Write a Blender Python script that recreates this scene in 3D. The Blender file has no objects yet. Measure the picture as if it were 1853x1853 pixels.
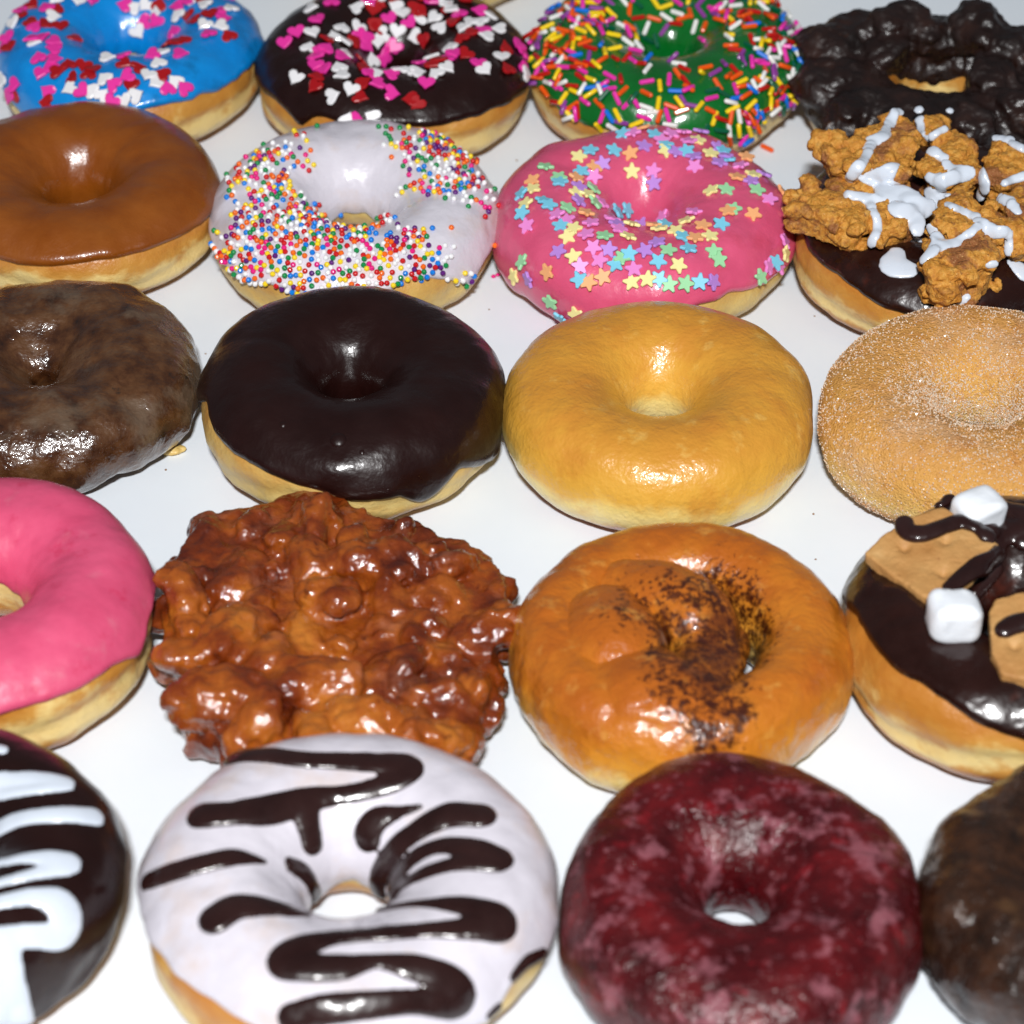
import bpy, bmesh, math, random
import numpy as np
from mathutils import Vector, Matrix, Quaternion
from mathutils.bvhtree import BVHTree

# ------------------------------------------------------------------ camera, light, exposure
SC = bpy.context.scene
COL = SC.collection
RES = 1853.0                       # the photograph's size, for reading positions off it
FPX = 5200.0                       # focal length in photograph pixels
TH = math.radians(40.0)            # downward pitch
DIST = 0.810
CAM = np.array([0.0, -DIST * math.cos(TH), DIST * math.sin(TH)])
FW = np.array([0.0, math.cos(TH), -math.sin(TH)])
RT = np.array([1.0, 0.0, 0.0])
UP = np.array([0.0, math.sin(TH), math.cos(TH)])

cd = bpy.data.cameras.new('camera')
cam = bpy.data.objects.new('camera', cd)
COL.objects.link(cam)
cam.location = CAM
cam.rotation_euler = (math.pi / 2 - TH, 0, 0)
cd.sensor_width = 36.0
cd.lens = 36.0 * FPX / RES
cd.clip_start = 0.02
cd.clip_end = 20.0
cd.dof.use_dof = True
cd.dof.focus_distance = 0.825
cd.dof.aperture_fstop = 14.0
SC.camera = cam

world = bpy.data.worlds.new('World')
SC.world = world
world.use_nodes = True
bg = world.node_tree.nodes['Background']
bg.inputs[0].default_value = (0.80, 0.90, 1.0, 1)
bg.inputs[1].default_value = 0.11

ld = bpy.data.lights.new('camera_flash', 'AREA')      # the flash that lit the photograph, above the lens
ld.shape = 'RECTANGLE'
ld.size, ld.size_y = 0.095, 0.045
ld.energy = 22.0
ld.color = (1.0, 1.0, 1.0)
flash = bpy.data.objects.new('camera_flash', ld)
COL.objects.link(flash)
fl = CAM - FW * 0.50 + UP * 0.18 + RT * (-0.02)
flash.location = fl
aim = Vector((0, 0.01, 0)) - Vector(fl)
flash.rotation_euler = aim.to_track_quat('-Z', 'Y').to_euler()

SC.render.engine = 'CYCLES'
SC.view_settings.view_transform = 'Standard'
SC.view_settings.look = 'None'
SC.view_settings.exposure = 0.0
SC.view_settings.gamma = 1.0

rng = np.random.default_rng(7)
random.seed(7)

# ------------------------------------------------------------------ helpers
def ray(px, py):
    d = FW + RT * ((px - RES / 2) / FPX) - UP * ((py - RES / 2) / FPX)
    return d / np.linalg.norm(d)

def project(P):
    q = P - CAM
    z = q @ FW
    return RES / 2 + FPX * (q @ RT) / z, RES / 2 - FPX * (q @ UP) / z, z

def on_plane(px, py, z):
    d = ray(px, py)
    return CAM + d * ((z - CAM[2]) / d[2])

def hit(px, py, bvh):
    d = ray(px, py)
    r = bvh.ray_cast(Vector(CAM), Vector(d))
    return r

def lin(c):
    return tuple(((v / 255) / 12.92 if v / 255 <= 0.04045 else ((v / 255 + 0.055) / 1.055) ** 2.4) for v in c)

def _hash(ix, iy, iz, seed):
    h = (ix * 374761393 + iy * 668265263 + iz * 2147483647 + seed * 1274126177) & 0xFFFFFFFF
    h = ((h ^ (h >> 13)) * 1274126177) & 0xFFFFFFFF
    h = ((h ^ (h >> 16)) * 2246822519) & 0xFFFFFFFF
    return ((h ^ (h >> 15)) & 0xFFFFFF) / float(0x7FFFFF) - 1.0

def vnoise(p, seed=0):
    f = np.floor(p)
    i = f.astype(np.int64)
    t = p - f
    t = t * t * t * (t * (t * 6 - 15) + 10)
    out = 0
    for dx in (0, 1):
        wx = t[..., 0] if dx else 1 - t[..., 0]
        for dy in (0, 1):
            wy = t[..., 1] if dy else 1 - t[..., 1]
            for dz in (0, 1):
                wz = t[..., 2] if dz else 1 - t[..., 2]
                out = out + wx * wy * wz * _hash(i[..., 0] + dx, i[..., 1] + dy, i[..., 2] + dz, seed)
    return out

def fbm(p, octv=3, seed=0, gain=0.5):
    s, a = 0, 1.0
    for k in range(octv):
        s = s + a * vnoise(p * (2.03 ** k) + 17.3 * k, seed + k)
        a *= gain
    return s

def link(name, mesh, parent=None, mat=None, smooth=True):
    o = bpy.data.objects.new(name, mesh)
    COL.objects.link(o)
    if parent is not None:
        o.parent = parent
    if mat is not None:
        if len(mesh.materials) == 0:
            mesh.materials.append(mat)
    if smooth:
        mesh.shade_smooth()
    return o

def np_mesh(name, V, F, attrs=None):
    me = bpy.data.meshes.new(name)
    me.from_pydata([tuple(v) for v in np.asarray(V)], [], [tuple(int(i) for i in f) for f in F])
    if attrs:
        for k, a in attrs.items():
            at = me.attributes.new(k, 'FLOAT', 'POINT')
            at.data.foreach_set('value', np.asarray(a, dtype=np.float32).ravel())
    me.update()
    return me

GROUP = 'donuts laid out in rows on white paper'
def thing(name, label, loc, cat='donut', group=GROUP):
    e = bpy.data.objects.new(name, None)
    COL.objects.link(e)
    e.empty_display_size = 0.01
    e.location = loc
    e['label'] = label
    e['category'] = cat
    if group:
        e['group'] = group
    return e

# ------------------------------------------------------------------ materials
def mat(name, ramp, nscale=60.0, ndetail=4.0, rough=0.35, coat=0.0, coat_rough=0.08, bumps=(), sss=0.0, spec=0.5,
        attr=None, attr_amt=1.0, noise_amt=1.0, stretch=None, over=None, rough_var=0.0, bump_dist=0.001, sub_r=(0.6, 0.3, 0.12)):
    """ramp: list of (pos, sRGB); driven by noise, or by attribute + noise."""
    m = bpy.data.materials.new(name)
    m.use_nodes = True
    nt = m.node_tree
    N, L = nt.nodes, nt.links
    b = N['Principled BSDF']
    tc = N.new('ShaderNodeTexCoord')
    co = tc.outputs['Object']
    if stretch:
        mp = N.new('ShaderNodeMapping')
        mp.inputs['Scale'].default_value = stretch
        L.new(co, mp.inputs['Vector'])
        co = mp.outputs['Vector']
    nz = N.new('ShaderNodeTexNoise')
    nz.inputs['Scale'].default_value = nscale
    nz.inputs['Detail'].default_value = ndetail
    nz.inputs['Roughness'].default_value = 0.6
    L.new(co, nz.inputs['Vector'])
    fac = nz.outputs['Fac']
    if attr:
        at = N.new('ShaderNodeAttribute')
        at.attribute_name = attr
        sub = N.new('ShaderNodeMath'); sub.operation = 'SUBTRACT'
        L.new(fac, sub.inputs[0]); sub.inputs[1].default_value = 0.5
        mul = N.new('ShaderNodeMath'); mul.operation = 'MULTIPLY_ADD'
        L.new(sub.outputs[0], mul.inputs[0]); mul.inputs[1].default_value = noise_amt
        L.new(at.outputs['Fac'], mul.inputs[2])
        fac = mul.outputs[0]
    cr = N.new('ShaderNodeValToRGB')
    el = cr.color_ramp.elements
    while len(el) < len(ramp):
        el.new(0.5)
    for e, (p, c) in zip(el, ramp):
        e.position = p
        e.color = (*lin(c), 1)
    L.new(fac, cr.inputs['Fac'])
    colour = cr.outputs['Color']
    for ov in (over or ()):
        # extra layer: (scale, lo, hi, sRGB, strength[, attribute])
        n2 = N.new('ShaderNodeTexNoise')
        n2.inputs['Scale'].default_value = ov[0]
        n2.inputs['Detail'].default_value = 5
        n2.inputs['Roughness'].default_value = 0.62
        mp2 = N.new('ShaderNodeMapping')
        mp2.inputs['Location'].default_value = (ov[0] * 0.013, 0.3, 0.7)
        L.new(tc.outputs['Object'], mp2.inputs['Vector'])
        L.new(mp2.outputs['Vector'], n2.inputs['Vector'])
        src = n2.outputs['Fac']
        if len(ov) > 5:
            a2 = N.new('ShaderNodeAttribute'); a2.attribute_name = ov[5]
            ad = N.new('ShaderNodeMath'); ad.operation = 'ADD'
            L.new(src, ad.inputs[0]); L.new(a2.outputs['Fac'], ad.inputs[1])
            src = ad.outputs[0]
        mr = N.new('ShaderNodeMapRange')
        mr.inputs['From Min'].default_value = ov[1]
        mr.inputs['From Max'].default_value = ov[2]
        mr.inputs['To Min'].default_value = 0
        mr.inputs['To Max'].default_value = ov[4]
        L.new(src, mr.inputs['Value'])
        mx = N.new('ShaderNodeMix'); mx.data_type = 'RGBA'
        L.new(mr.outputs['Result'], mx.inputs['Factor'])
        L.new(colour, mx.inputs['A'])
        mx.inputs['B'].default_value = (*lin(ov[3]), 1)
        colour = mx.outputs['Result']
    L.new(colour, b.inputs['Base Color'])
    b.inputs['Roughness'].default_value = rough
    if rough_var:
        n3 = N.new('ShaderNodeTexNoise')
        n3.inputs['Scale'].default_value = 110
        n3.inputs['Detail'].default_value = 4
        L.new(tc.outputs['Object'], n3.inputs['Vector'])
        mr = N.new('ShaderNodeMapRange')
        mr.inputs['From Min'].default_value = 0.35
        mr.inputs['From Max'].default_value = 0.65
        mr.inputs['To Min'].default_value = max(0.02, rough - rough_var)
        mr.inputs['To Max'].default_value = rough + rough_var
        L.new(n3.outputs['Fac'], mr.inputs['Value'])
        L.new(mr.outputs['Result'], b.inputs['Roughness'])
    b.inputs['Specular IOR Level'].default_value = spec
    if coat:
        b.inputs['Coat Weight'].default_value = coat
        b.inputs['Coat Roughness'].default_value = coat_rough
    if sss:
        b.inputs['Subsurface Weight'].default_value = sss
        b.inputs['Subsurface Radius'].default_value = sub_r
        b.inputs['Subsurface Scale'].default_value = 0.004
    prev = None
    for (s, st) in bumps:
        n4 = N.new('ShaderNodeTexNoise')
        n4.inputs['Scale'].default_value = s
        n4.inputs['Detail'].default_value = 3
        L.new(tc.outputs['Object'], n4.inputs['Vector'])
        bp = N.new('ShaderNodeBump')
        bp.inputs['Strength'].default_value = st
        bp.inputs['Distance'].default_value = bump_dist
        L.new(n4.outputs['Fac'], bp.inputs['Height'])
        if prev:
            L.new(prev, bp.inputs['Normal'])
        prev = bp.outputs['Normal']
    if prev:
        L.new(prev, b.inputs['Normal'])
        if coat:
            L.new(prev, b.inputs['Coat Normal'])
    return m

def flat(c, d=10):
    return [(0.3, tuple(max(0, v - d) for v in c)), (0.7, tuple(min(255, v + d) for v in c))]

DOUGH_RAMP = [(0.0, (146, 80, 30)), (0.14, (180, 112, 44)), (0.30, (200, 144, 68)), (0.39, (228, 202, 138)),
              (0.53, (226, 196, 126)), (0.63, (198, 142, 64)), (0.8, (184, 118, 42)), (1.0, (176, 108, 36))]
M_DOUGH = mat('fried_dough', DOUGH_RAMP, nscale=42, rough=0.42, coat=0.22, coat_rough=0.22, attr='hh', noise_amt=1.0,
              bumps=((90, 0.3), (420, 0.3), (1500, 0.2)), stretch=(1, 1, 1.6), over=((70, 0.54, 0.70, (176, 106, 42), 0.45),))
M_DOUGHP = mat('pale_fried_dough', [(0.0, (164, 104, 46)), (0.14, (190, 134, 64)), (0.28, (206, 166, 92)), (0.42, (218, 192, 122)),
              (0.58, (210, 174, 98)), (0.78, (194, 142, 68)), (1.0, (184, 124, 52))], nscale=42, rough=0.45, coat=0.18, coat_rough=0.22,
              attr='hh', noise_amt=0.95, bumps=((90, 0.35), (420, 0.3), (1500, 0.2)), stretch=(1, 1, 1.6), over=((70, 0.56, 0.72, (186, 124, 54), 0.4),))
M_GLAZED = mat('glazed_dough', [(0.0, (150, 74, 40)), (0.10, (184, 104, 58)), (0.17, (224, 184, 108)), (0.26, (238, 218, 152)), (0.44, (236, 208, 126)),
               (0.56, (224, 172, 72)), (0.8, (214, 156, 56)), (1.0, (202, 138, 48))], nscale=46, rough=0.34, coat=0.6, coat_rough=0.09,
               attr='hh', noise_amt=0.6, bumps=((80, 0.25), (330, 0.35), (900, 0.25)), over=((65, 0.53, 0.68, (196, 124, 44), 0.5), (130, 0.58, 0.72, (232, 192, 104), 0.5)))
M_SUGARD = mat('sugared_dough', [(0.0, (140, 78, 40)), (0.2, (182, 122, 62)), (0.36, (228, 194, 122)), (0.5, (224, 178, 96)), (0.75, (216, 160, 78)), (1.0, (206, 148, 76))],
               nscale=55, rough=0.6, attr='hh', noise_amt=0.7, bumps=((500, 0.6), (1600, 0.8)),
               over=((48, 0.48, 0.64, (196, 158, 124), 0.55), (130, 0.54, 0.68, (178, 108, 44), 0.5)))

def icing_mat(name, c, d=8, rough=0.30, coat=0.35, cr=0.10, bumps=((60, 0.30), (260, 0.12), (900, 0.06)), sss=0.0, over=None, rv=0.06, spec=0.5, nscale=70):
    return mat(name, flat(c, d), nscale=nscale, rough=rough, coat=coat, coat_rough=cr, bumps=bumps, sss=sss, over=over, rough_var=rv, spec=spec, bump_dist=0.0016)

M_BLUE = icing_mat('blue_icing', (0, 130, 208), over=((80, 0.54, 0.70, (0, 88, 142), 0.7),))
M_CHOC = icing_mat('chocolate_icing', (30, 10, 8), d=4, rough=0.32, coat=0.20, cr=0.10, spec=0.38, bumps=((55, 0.36), (240, 0.14), (800, 0.08)))
M_CHOC2 = icing_mat('chocolate_icing_reddish', (34, 12, 8), d=7, rough=0.28, coat=0.3, cr=0.10, spec=0.38, bumps=((70, 0.5), (240, 0.2)),
                    over=((70, 0.58, 0.72, (80, 30, 16), 0.6),))
M_GREEN = icing_mat('green_icing', (4, 100, 34), d=10, rough=0.24, coat=0.5)
M_CARAMEL = icing_mat('caramel_icing', (130, 67, 13), d=8, rough=0.32, coat=0.35, bumps=((55, 0.26), (300, 0.10), (1200, 0.08)))
M_WHITE = icing_mat('white_icing', (212, 207, 216), d=7, rough=0.30, coat=0.4, over=((60, 0.54, 0.70, (206, 186, 176), 0.6),))
M_PINKS = icing_mat('rose_icing', (214, 84, 120), d=6, rough=0.30, coat=0.4, over=((75, 0.56, 0.74, (198, 66, 92), 0.6),))
M_PINK = icing_mat('pink_icing', (212, 80, 116), d=8, rough=0.40, coat=0.12, cr=0.2, bumps=((70, 0.25), (220, 0.14)),
                   over=((140, 0.60, 0.74, (196, 44, 82), 0.7), (120, 0.60, 0.75, (210, 116, 136), 0.5)))
M_WDRIZ = icing_mat('white_drizzle_icing', (208, 216, 228), d=5, rough=0.22, coat=0.5, bumps=((70, 0.15),))
M_CDRIZ = icing_mat('chocolate_drizzle_icing', (38, 17, 15), d=8, rough=0.26, coat=0.4, bumps=((90, 0.4), (300, 0.15)))
M_CAKE = mat('glazed_chocolate_cake', [(0.30, (34, 16, 8)), (0.42, (62, 34, 16)), (0.55, (84, 52, 27)), (0.72, (98, 70, 46))], nscale=110, ndetail=7, rough=0.30,
             coat=0.8, coat_rough=0.07, bumps=((120, 0.45), (380, 0.42), (1000, 0.25)), rough_var=0.12,
             over=((50, 0.52, 0.64, (104, 88, 72), 0.6), (330, 0.56, 0.68, (60, 30, 12), 0.6), (95, 0.66, 0.70, (30, 26, 22), 0.8)))
M_DARKCAKE = mat('dark_chocolate_cake', [(0.3, (22, 11, 5)), (0.5, (46, 25, 12)), (0.7, (66, 38, 20))], nscale=140, ndetail=7, rough=0.30,
             coat=0.5, coat_rough=0.12, bumps=((110, 0.8), (330, 0.8), (900, 0.4)), rough_var=0.12, over=((75, 0.60, 0.72, (88, 60, 36), 0.6),))
M_MAROON = mat('red_velvet_glaze', [(0.3, (46, 5, 8)), (0.5, (74, 12, 16)), (0.68, (104, 20, 24))], nscale=80, ndetail=6, rough=0.30,
             coat=0.16, coat_rough=0.16, spec=0.36, bumps=((75, 0.6), (280, 0.8), (800, 0.5)), rough_var=0.1,
             over=((110, 0.55, 0.63, (148, 88, 98), 0.65), (330, 0.59, 0.68, (150, 92, 100), 0.6), (150, 0.60, 0.70, (130, 22, 30), 0.6)))
M_FRITTER = mat('fritter_glaze', [(0.0, (74, 22, 6)), (0.28, (118, 48, 12)), (0.55, (156, 80, 22)), (0.85, (186, 112, 38)), (1.0, (204, 142, 66))], nscale=95, ndetail=6,
             rough=0.28, coat=0.7, coat_rough=0.08, attr='tint', noise_amt=1.3, bumps=((130, 0.4), (420, 0.4), (1100, 0.2)), rough_var=0.08,
             over=((75, 0.58, 0.74, (176, 116, 88), 0.35), (170, 0.60, 0.70, (60, 14, 5), 0.75)))
M_ROLL = mat('cinnamon_roll_dough', [(0.0, (170, 104, 48)), (0.12, (214, 176, 100)), (0.26, (230, 198, 118)), (0.40, (216, 150, 52)), (0.7, (196, 118, 32)), (1.0, (174, 92, 22))],
             nscale=50, rough=0.30, coat=0.7, coat_rough=0.08, attr='hh', noise_amt=0.9, bumps=((80, 0.3), (300, 0.4), (800, 0.3)),
             over=((60, 0.52, 0.66, (158, 80, 20), 0.6), (140, 0.58, 0.72, (226, 172, 84), 0.4), (110, 0.46, 0.70, (92, 40, 12), 0.85, 'smear'), (270, 0.575, 0.70, (52, 18, 7), 0.95, 'cin'), (620, 0.58, 0.68, (64, 22, 8), 0.9, 'cin')))
M_LUMPC = mat('lumpy_chocolate_glaze', [(0.3, (18, 8, 6)), (0.55, (32, 15, 11)), (0.75, (48, 25, 17))], nscale=90, rough=0.45, coat=0.18, coat_rough=0.22,
             bumps=((120, 0.5), (380, 0.4), (900, 0.25)), rough_var=0.12, over=((120, 0.64, 0.72, (84, 44, 20), 0.45),))
M_CRUMB = mat('coffee_cake_crumb', [(0.25, (160, 94, 28)), (0.45, (198, 132, 44)), (0.60, (212, 152, 62)), (0.8, (222, 174, 96))], nscale=520, ndetail=5, rough=0.6,
             bumps=((420, 0.25), (1100, 0.5), (2600, 0.5)), over=((70, 0.52, 0.60, (132, 76, 42), 0.85), (420, 0.60, 0.68, (110, 58, 18), 0.75), (1500, 0.60, 0.70, (236, 196, 128), 0.6)))
M_GRAHAM = mat('graham_cracker', [(0.3, (172, 120, 64)), (0.55, (190, 142, 84)), (0.75, (206, 168, 112))], nscale=60, ndetail=6, rough=0.6,
             bumps=((200, 0.2), (1200, 0.3)), over=((500, 0.64, 0.74, (130, 76, 38), 0.6),))
M_MALLOW = mat('marshmallow', flat((232, 236, 242), 4), nscale=80, rough=0.55, bumps=((160, 0.2), (700, 0.12)), sss=0.2, sub_r=(1, 1, 1))
M_PAPER = mat('white_paper', flat((226, 233, 240), 3), nscale=14, rough=0.5, bumps=((9, 0.35), (40, 0.12), (2500, 0.05)), spec=0.3,
              over=((8, 0.5, 0.75, (226, 227, 233), 0.5),))

def plain(name, c, rough=0.35, coat=0.2):
    m = bpy.data.materials.new(name)
    m.use_nodes = True
    nt = m.node_tree
    b = nt.nodes['Principled BSDF']
    n = nt.nodes.new('ShaderNodeTexNoise')
    n.inputs['Scale'].default_value = 700
    tc = nt.nodes.new('ShaderNodeTexCoord')
    nt.links.new(tc.outputs['Object'], n.inputs['Vector'])
    mx = nt.nodes.new('ShaderNodeMix'); mx.data_type = 'RGBA'
    mx.inputs['A'].default_value = (*[v * 0.88 for v in lin(c)], 1)
    mx.inputs['B'].default_value = (*lin(c), 1)
    nt.links.new(n.outputs['Fac'], mx.inputs['Factor'])
    nt.links.new(mx.outputs['Result'], b.inputs['Base Color'])
    b.inputs['Roughness'].default_value = rough
    b.inputs['Coat Weight'].default_value = coat
    return m

# ------------------------------------------------------------------ ring donuts
NU, NV = 190, 76
UU = np.linspace(0, 2 * math.pi, NU, endpoint=False)
PH = np.linspace(0, 2 * math.pi, NV, endpoint=False)

def profile(phi, Ro, rh, t, eq=0.45, nt=2.45, nb=2.7, ni=1.95):
    c, s = np.cos(phi), np.sin(phi)
    n = np.where(s < 0, nb, np.where(c < 0, ni, nt))
    rc, a = (Ro + rh) / 2, (Ro - rh) / 2
    sx = np.sign(c) * np.abs(c) ** (2 / n)
    sz = np.sign(s) * np.abs(s) ** (2 / n)
    zc = eq * t
    z = zc + np.where(s > 0, (t - zc) * sz, zc * sz)
    tuck = np.where(s < 0, 1 - 0.10 * np.abs(sz) ** 2 * (c > 0), 1.0)   # the base tucks in
    return (rc + a * sx) * tuck, z

def grid_faces(nu, nv, wrap_v=True):
    F = []
    for i in range(nu):
        j = (i + 1) % nu
        for k in range(nv if wrap_v else nv - 1):
            l = (k + 1) % nv
            F.append((i * nv + k, j * nv + k, j * nv + l, i * nv + l))
    return F
RING_FACES = grid_faces(NU, NV)

def grid_normals(P, wrap_v=True):
    du = np.roll(P, -1, 0) - np.roll(P, 1, 0)
    if wrap_v:
        dv = np.roll(P, -1, 1) - np.roll(P, 1, 1)
    else:
        dv = np.gradient(P, axis=1)
    n = np.cross(du, dv)
    return n / (np.linalg.norm(n, axis=-1, keepdims=True) + 1e-12)

ALLR = []
class Ring:
    def __init__(self, x0, x1, y0=None, y1=None, t=0.030, rh=0.13, asp=1.0, seed=0, irr=0.012, low=0.0010, mid=0.0003, midf=150,
                 crease=0.0, tilt=0.0, tdir=0.0, **pk):
        self.seed = seed
        D, cx, cy = 0.09, 0.0, 0.0
        r = np.random.default_rng(seed)
        h = [(k, r.uniform(0, 6.28), r.normal() * irr / k * 2) for k in (2, 3, 4, 5)]
        uirr = 1 + sum(a * np.cos(k * UU + p) for k, p, a in h)
        for it in range(14):
            rho, z = profile(PH, D / 2, D * rh, t, **pk)
            q = rho[None, :] / (D / 2)
            X = cx + np.cos(UU)[:, None] * rho[None] * (1 + (uirr[:, None] - 1) * q)
            Y = cy + np.sin(UU)[:, None] * rho[None] * asp * (1 + (uirr[:, None] - 1) * q)
            Z = np.broadcast_to(z[None], X.shape)
            P = np.stack([X, Y, Z], -1)
            px, py, dz = project(P.reshape(-1, 3))
            zm = dz.mean()
            D *= (x1 - x0) / (px.max() - px.min())
            cx += ((x0 + x1) / 2 - (px.max() + px.min()) / 2) * zm / FPX
            e = (y0 - py.min()) if y0 is not None else (y1 - py.max())
            cy -= e * zm / (FPX * math.sin(TH))
        self.D, self.cx, self.cy, self.t = D, cx, cy, t
        self.loc = np.array([cx, cy, 0.0])
        N = grid_normals(P)
        d = low * fbm(P * 45 + seed * 7.1, 2, seed) + mid * fbm(P * midf + seed * 3.7, 3, seed + 9)
        ph = PH[None, :]
        if crease:      # the pale proofing seam round the waist
            d = d - 1.8 * crease * np.exp(-((np.sin(ph) + 0.04 + 0.10 * np.sin(3 * UU[:, None] + seed)) / 0.10) ** 2) * (np.cos(ph) > 0)
        d = d * np.where(P[..., 2] < 0.0015, 0.15, 1.0)
        P = P + N * d[..., None]
        P[..., 2] = np.maximum(P[..., 2], 0.0004)
        self.P, self.N = P, grid_normals(P)
        hh = np.clip(P[..., 2] / t, 0, 1.1)
        self.hh = hh
        self.bvh = BVHTree.FromPolygons([Vector(v) for v in P.reshape(-1, 3)], RING_FACES)
        px, py, _ = project(P.reshape(-1, 3))
        for (a_, b_, d_) in ALLR:
            g_ = math.hypot(a_ - cx, b_ - cy) - (d_ + D) / 2
            if g_ < -0.002:
                print('OVERLAP seed', seed, 'gap mm %.1f' % (g_ * 1000))
        ALLR.append((cx, cy, D))
        print('ring D=%.4f c=(%.4f,%.4f) y %d..%d' % (D, cx, cy, py.min(), py.max()))

    def mesh(self, name):
        return np_mesh(name, (self.P - self.loc).reshape(-1, 3), RING_FACES, {'hh': self.hh})

    def edge(self, pts, phi0, jitter=2.5):
        ks = []
        for pt in pts:
            if len(pt) == 3:
                ks.append((pt[1], pt[2]))
                continue
            x, y = pt
            loc, nrm, idx, dist = hit(x, y, self.bvh)
            if loc is None:
                continue
            ks.append((math.degrees(UU[idx // NV]), ((math.degrees(PH[idx % NV]) + 180) % 360) - 180))
        out = list(ks)
        for a in range(0, 360, 15):
            if all(abs((a - k[0] + 180) % 360 - 180) > 13 for k in ks):
                out.append((a, phi0 + jitter * 2 * math.sin(a * 0.071 + self.seed)))
        out.sort()
        ua = np.array([o[0] for o in out]); pa = np.array([o[1] for o in out])
        ua = np.concatenate([ua - 360, ua, ua + 360]); pa = np.concatenate([pa, pa, pa])
        u = np.degrees(UU)
        e = np.interp(u, ua, pa)
        e = (np.roll(e, 1) + 2 * e + np.roll(e, -1)) / 4
        q = np.stack([np.cos(UU) * 6, np.sin(UU) * 6, np.full(NU, self.seed * 1.3)], -1)
        return e + jitter * fbm(q, 3, self.seed + 31)

    def icing(self, name, pts=(), phi_out=8, phi_in=200, T=0.0016, jitter=2.5, jit_in=5, lump=0.0, lumpf=90, bead=0.0004):
        n = 60
        eo = self.edge(pts, phi_out, jitter)
        q = np.stack([np.cos(UU) * 2.5, np.sin(UU) * 2.5, np.full(NU, self.seed * 2.3)], -1)
        ei = phi_in + jit_in * fbm(q * 0.7, 2, self.seed + 77, 0.3)
        for _ in range(4):
            ei = (np.roll(ei, 1) + 2 * ei + np.roll(ei, -1)) / 4
        s = np.linspace(0, 1, n)
        s = 0.5 - 0.5 * np.cos(s * math.pi) * (1 - 0.25 * np.sin(s * math.pi) ** 2)
        ph = eo[:, None] * (1 - s) + ei[:, None] * s
        fi = (ph % 360) / 360 * NV
        i0 = np.floor(fi).astype(int) % NV
        i1 = (i0 + 1) % NV
        f = (fi - np.floor(fi))[..., None]
        I = np.arange(NU)[:, None]
        P = self.P[I, i0] * (1 - f) + self.P[I, i1] * f
        N = self.N[I, i0] * (1 - f) + self.N[I, i1] * f
        N /= np.linalg.norm(N, axis=-1, keepdims=True)
        w = np.clip(1 - np.abs(2 * s - 1) ** 26, 0, 1) ** 0.5
        th = (T + bead * (np.exp(-((s - 0.035) / 0.03) ** 2)))[None, :] * w[None] - 0.0004 * (1 - w)[None]
        if lump:
            th = th + lump * w[None] * fbm(P * lumpf + self.seed, 3, self.seed + 5)
        Q = P + N * th[..., None]
        Q[..., 2] = np.maximum(Q[..., 2], 0.0005)
        F = grid_faces(NU, n, wrap_v=False)
        self.iP = Q
        self.ibvh = BVHTree.FromPolygons([Vector(v) for v in Q.reshape(-1, 3)], F)
        return np_mesh(name, (Q - self.loc).reshape(-1, 3), F)

# ------------------------------------------------------------------ blobs (voxel union of ellipsoids and slabs)
_bm = bmesh.new(); bmesh.ops.create_icosphere(_bm, subdivisions=3, radius=1.0)
ICO_V = np.array([v.co[:] for v in _bm.verts]); ICO_F = [[v.index for v in f.verts] for f in _bm.faces]; _bm.free()

def ellipsoid(c, r, rot=None):
    V = ICO_V * np.asarray(r)
    if rot is not None:
        V = V @ np.array(rot).T
    return V + np.asarray(c), ICO_F

def chunk(c, r, rot, seed, warp=0.22, box=0.78):
    V = np.sign(ICO_V) * np.abs(ICO_V) ** box
    V = V / np.abs(V).max()
    V = V * (1 + warp * fbm(ICO_V * 1.6 + seed * 3.1, 2, seed))[:, None] * np.asarray(r)
    return V @ np.array(rot).T + np.asarray(c), ICO_F

def slab(poly, z0, z1, shrink=0.0):
    """closed prism; poly (n,2) plan outline, z0/z1 scalars or per-corner arrays"""
    poly = np.asarray(poly)
    n = len(poly)
    z0 = np.broadcast_to(z0, n); z1 = np.broadcast_to(z1, n)
    a = 0.5 * np.sum(poly[:, 0] * np.roll(poly[:, 1], -1) - np.roll(poly[:, 0], -1) * poly[:, 1])
    if a < 0:
        poly = poly[::-1]; z0 = z0[::-1]; z1 = z1[::-1]
    c = poly.mean(0)
    V = np.concatenate([np.c_[c + (poly - c) * (1 - shrink), z0], np.c_[poly, z1]])
    F = [list(range(n))[::-1], list(range(n, 2 * n))]
    F += [[i, (i + 1) % n, n + (i + 1) % n, n + i] for i in range(n)]
    return V, F

def union(prims, voxel=0.0007, smooth=4, sfac=0.5):
    V, F, o = [], [], 0
    for v, f in prims:
        V.append(v)
        F += [[i + o for i in g] for g in f]
        o += len(v)
    me = np_mesh('tmp', np.concatenate(V), F)
    ob = bpy.data.objects.new('tmp', me)
    COL.objects.link(ob)
    md = ob.modifiers.new('r', 'REMESH'); md.mode = 'VOXEL'; md.voxel_size = voxel
    if smooth:
        ms = ob.modifiers.new('s', 'SMOOTH'); ms.iterations = smooth; ms.factor = sfac
    dg = bpy.context.evaluated_depsgraph_get()
    out = bpy.data.meshes.new_from_object(ob.evaluated_get(dg))
    bpy.data.objects.remove(ob)
    bpy.data.meshes.remove(me)
    return out

def mesh_np(me):
    V = np.empty(len(me.vertices) * 3, dtype=np.float32); me.vertices.foreach_get('co', V)
    N = np.empty(len(me.vertices) * 3, dtype=np.float32); me.vertex_normals.foreach_get('vector', N)
    return V.reshape(-1, 3).astype(float), N.reshape(-1, 3).astype(float)

def set_co(me, V):
    me.vertices.foreach_set('co', np.asarray(V, dtype=np.float32).ravel()); me.update()

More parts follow.
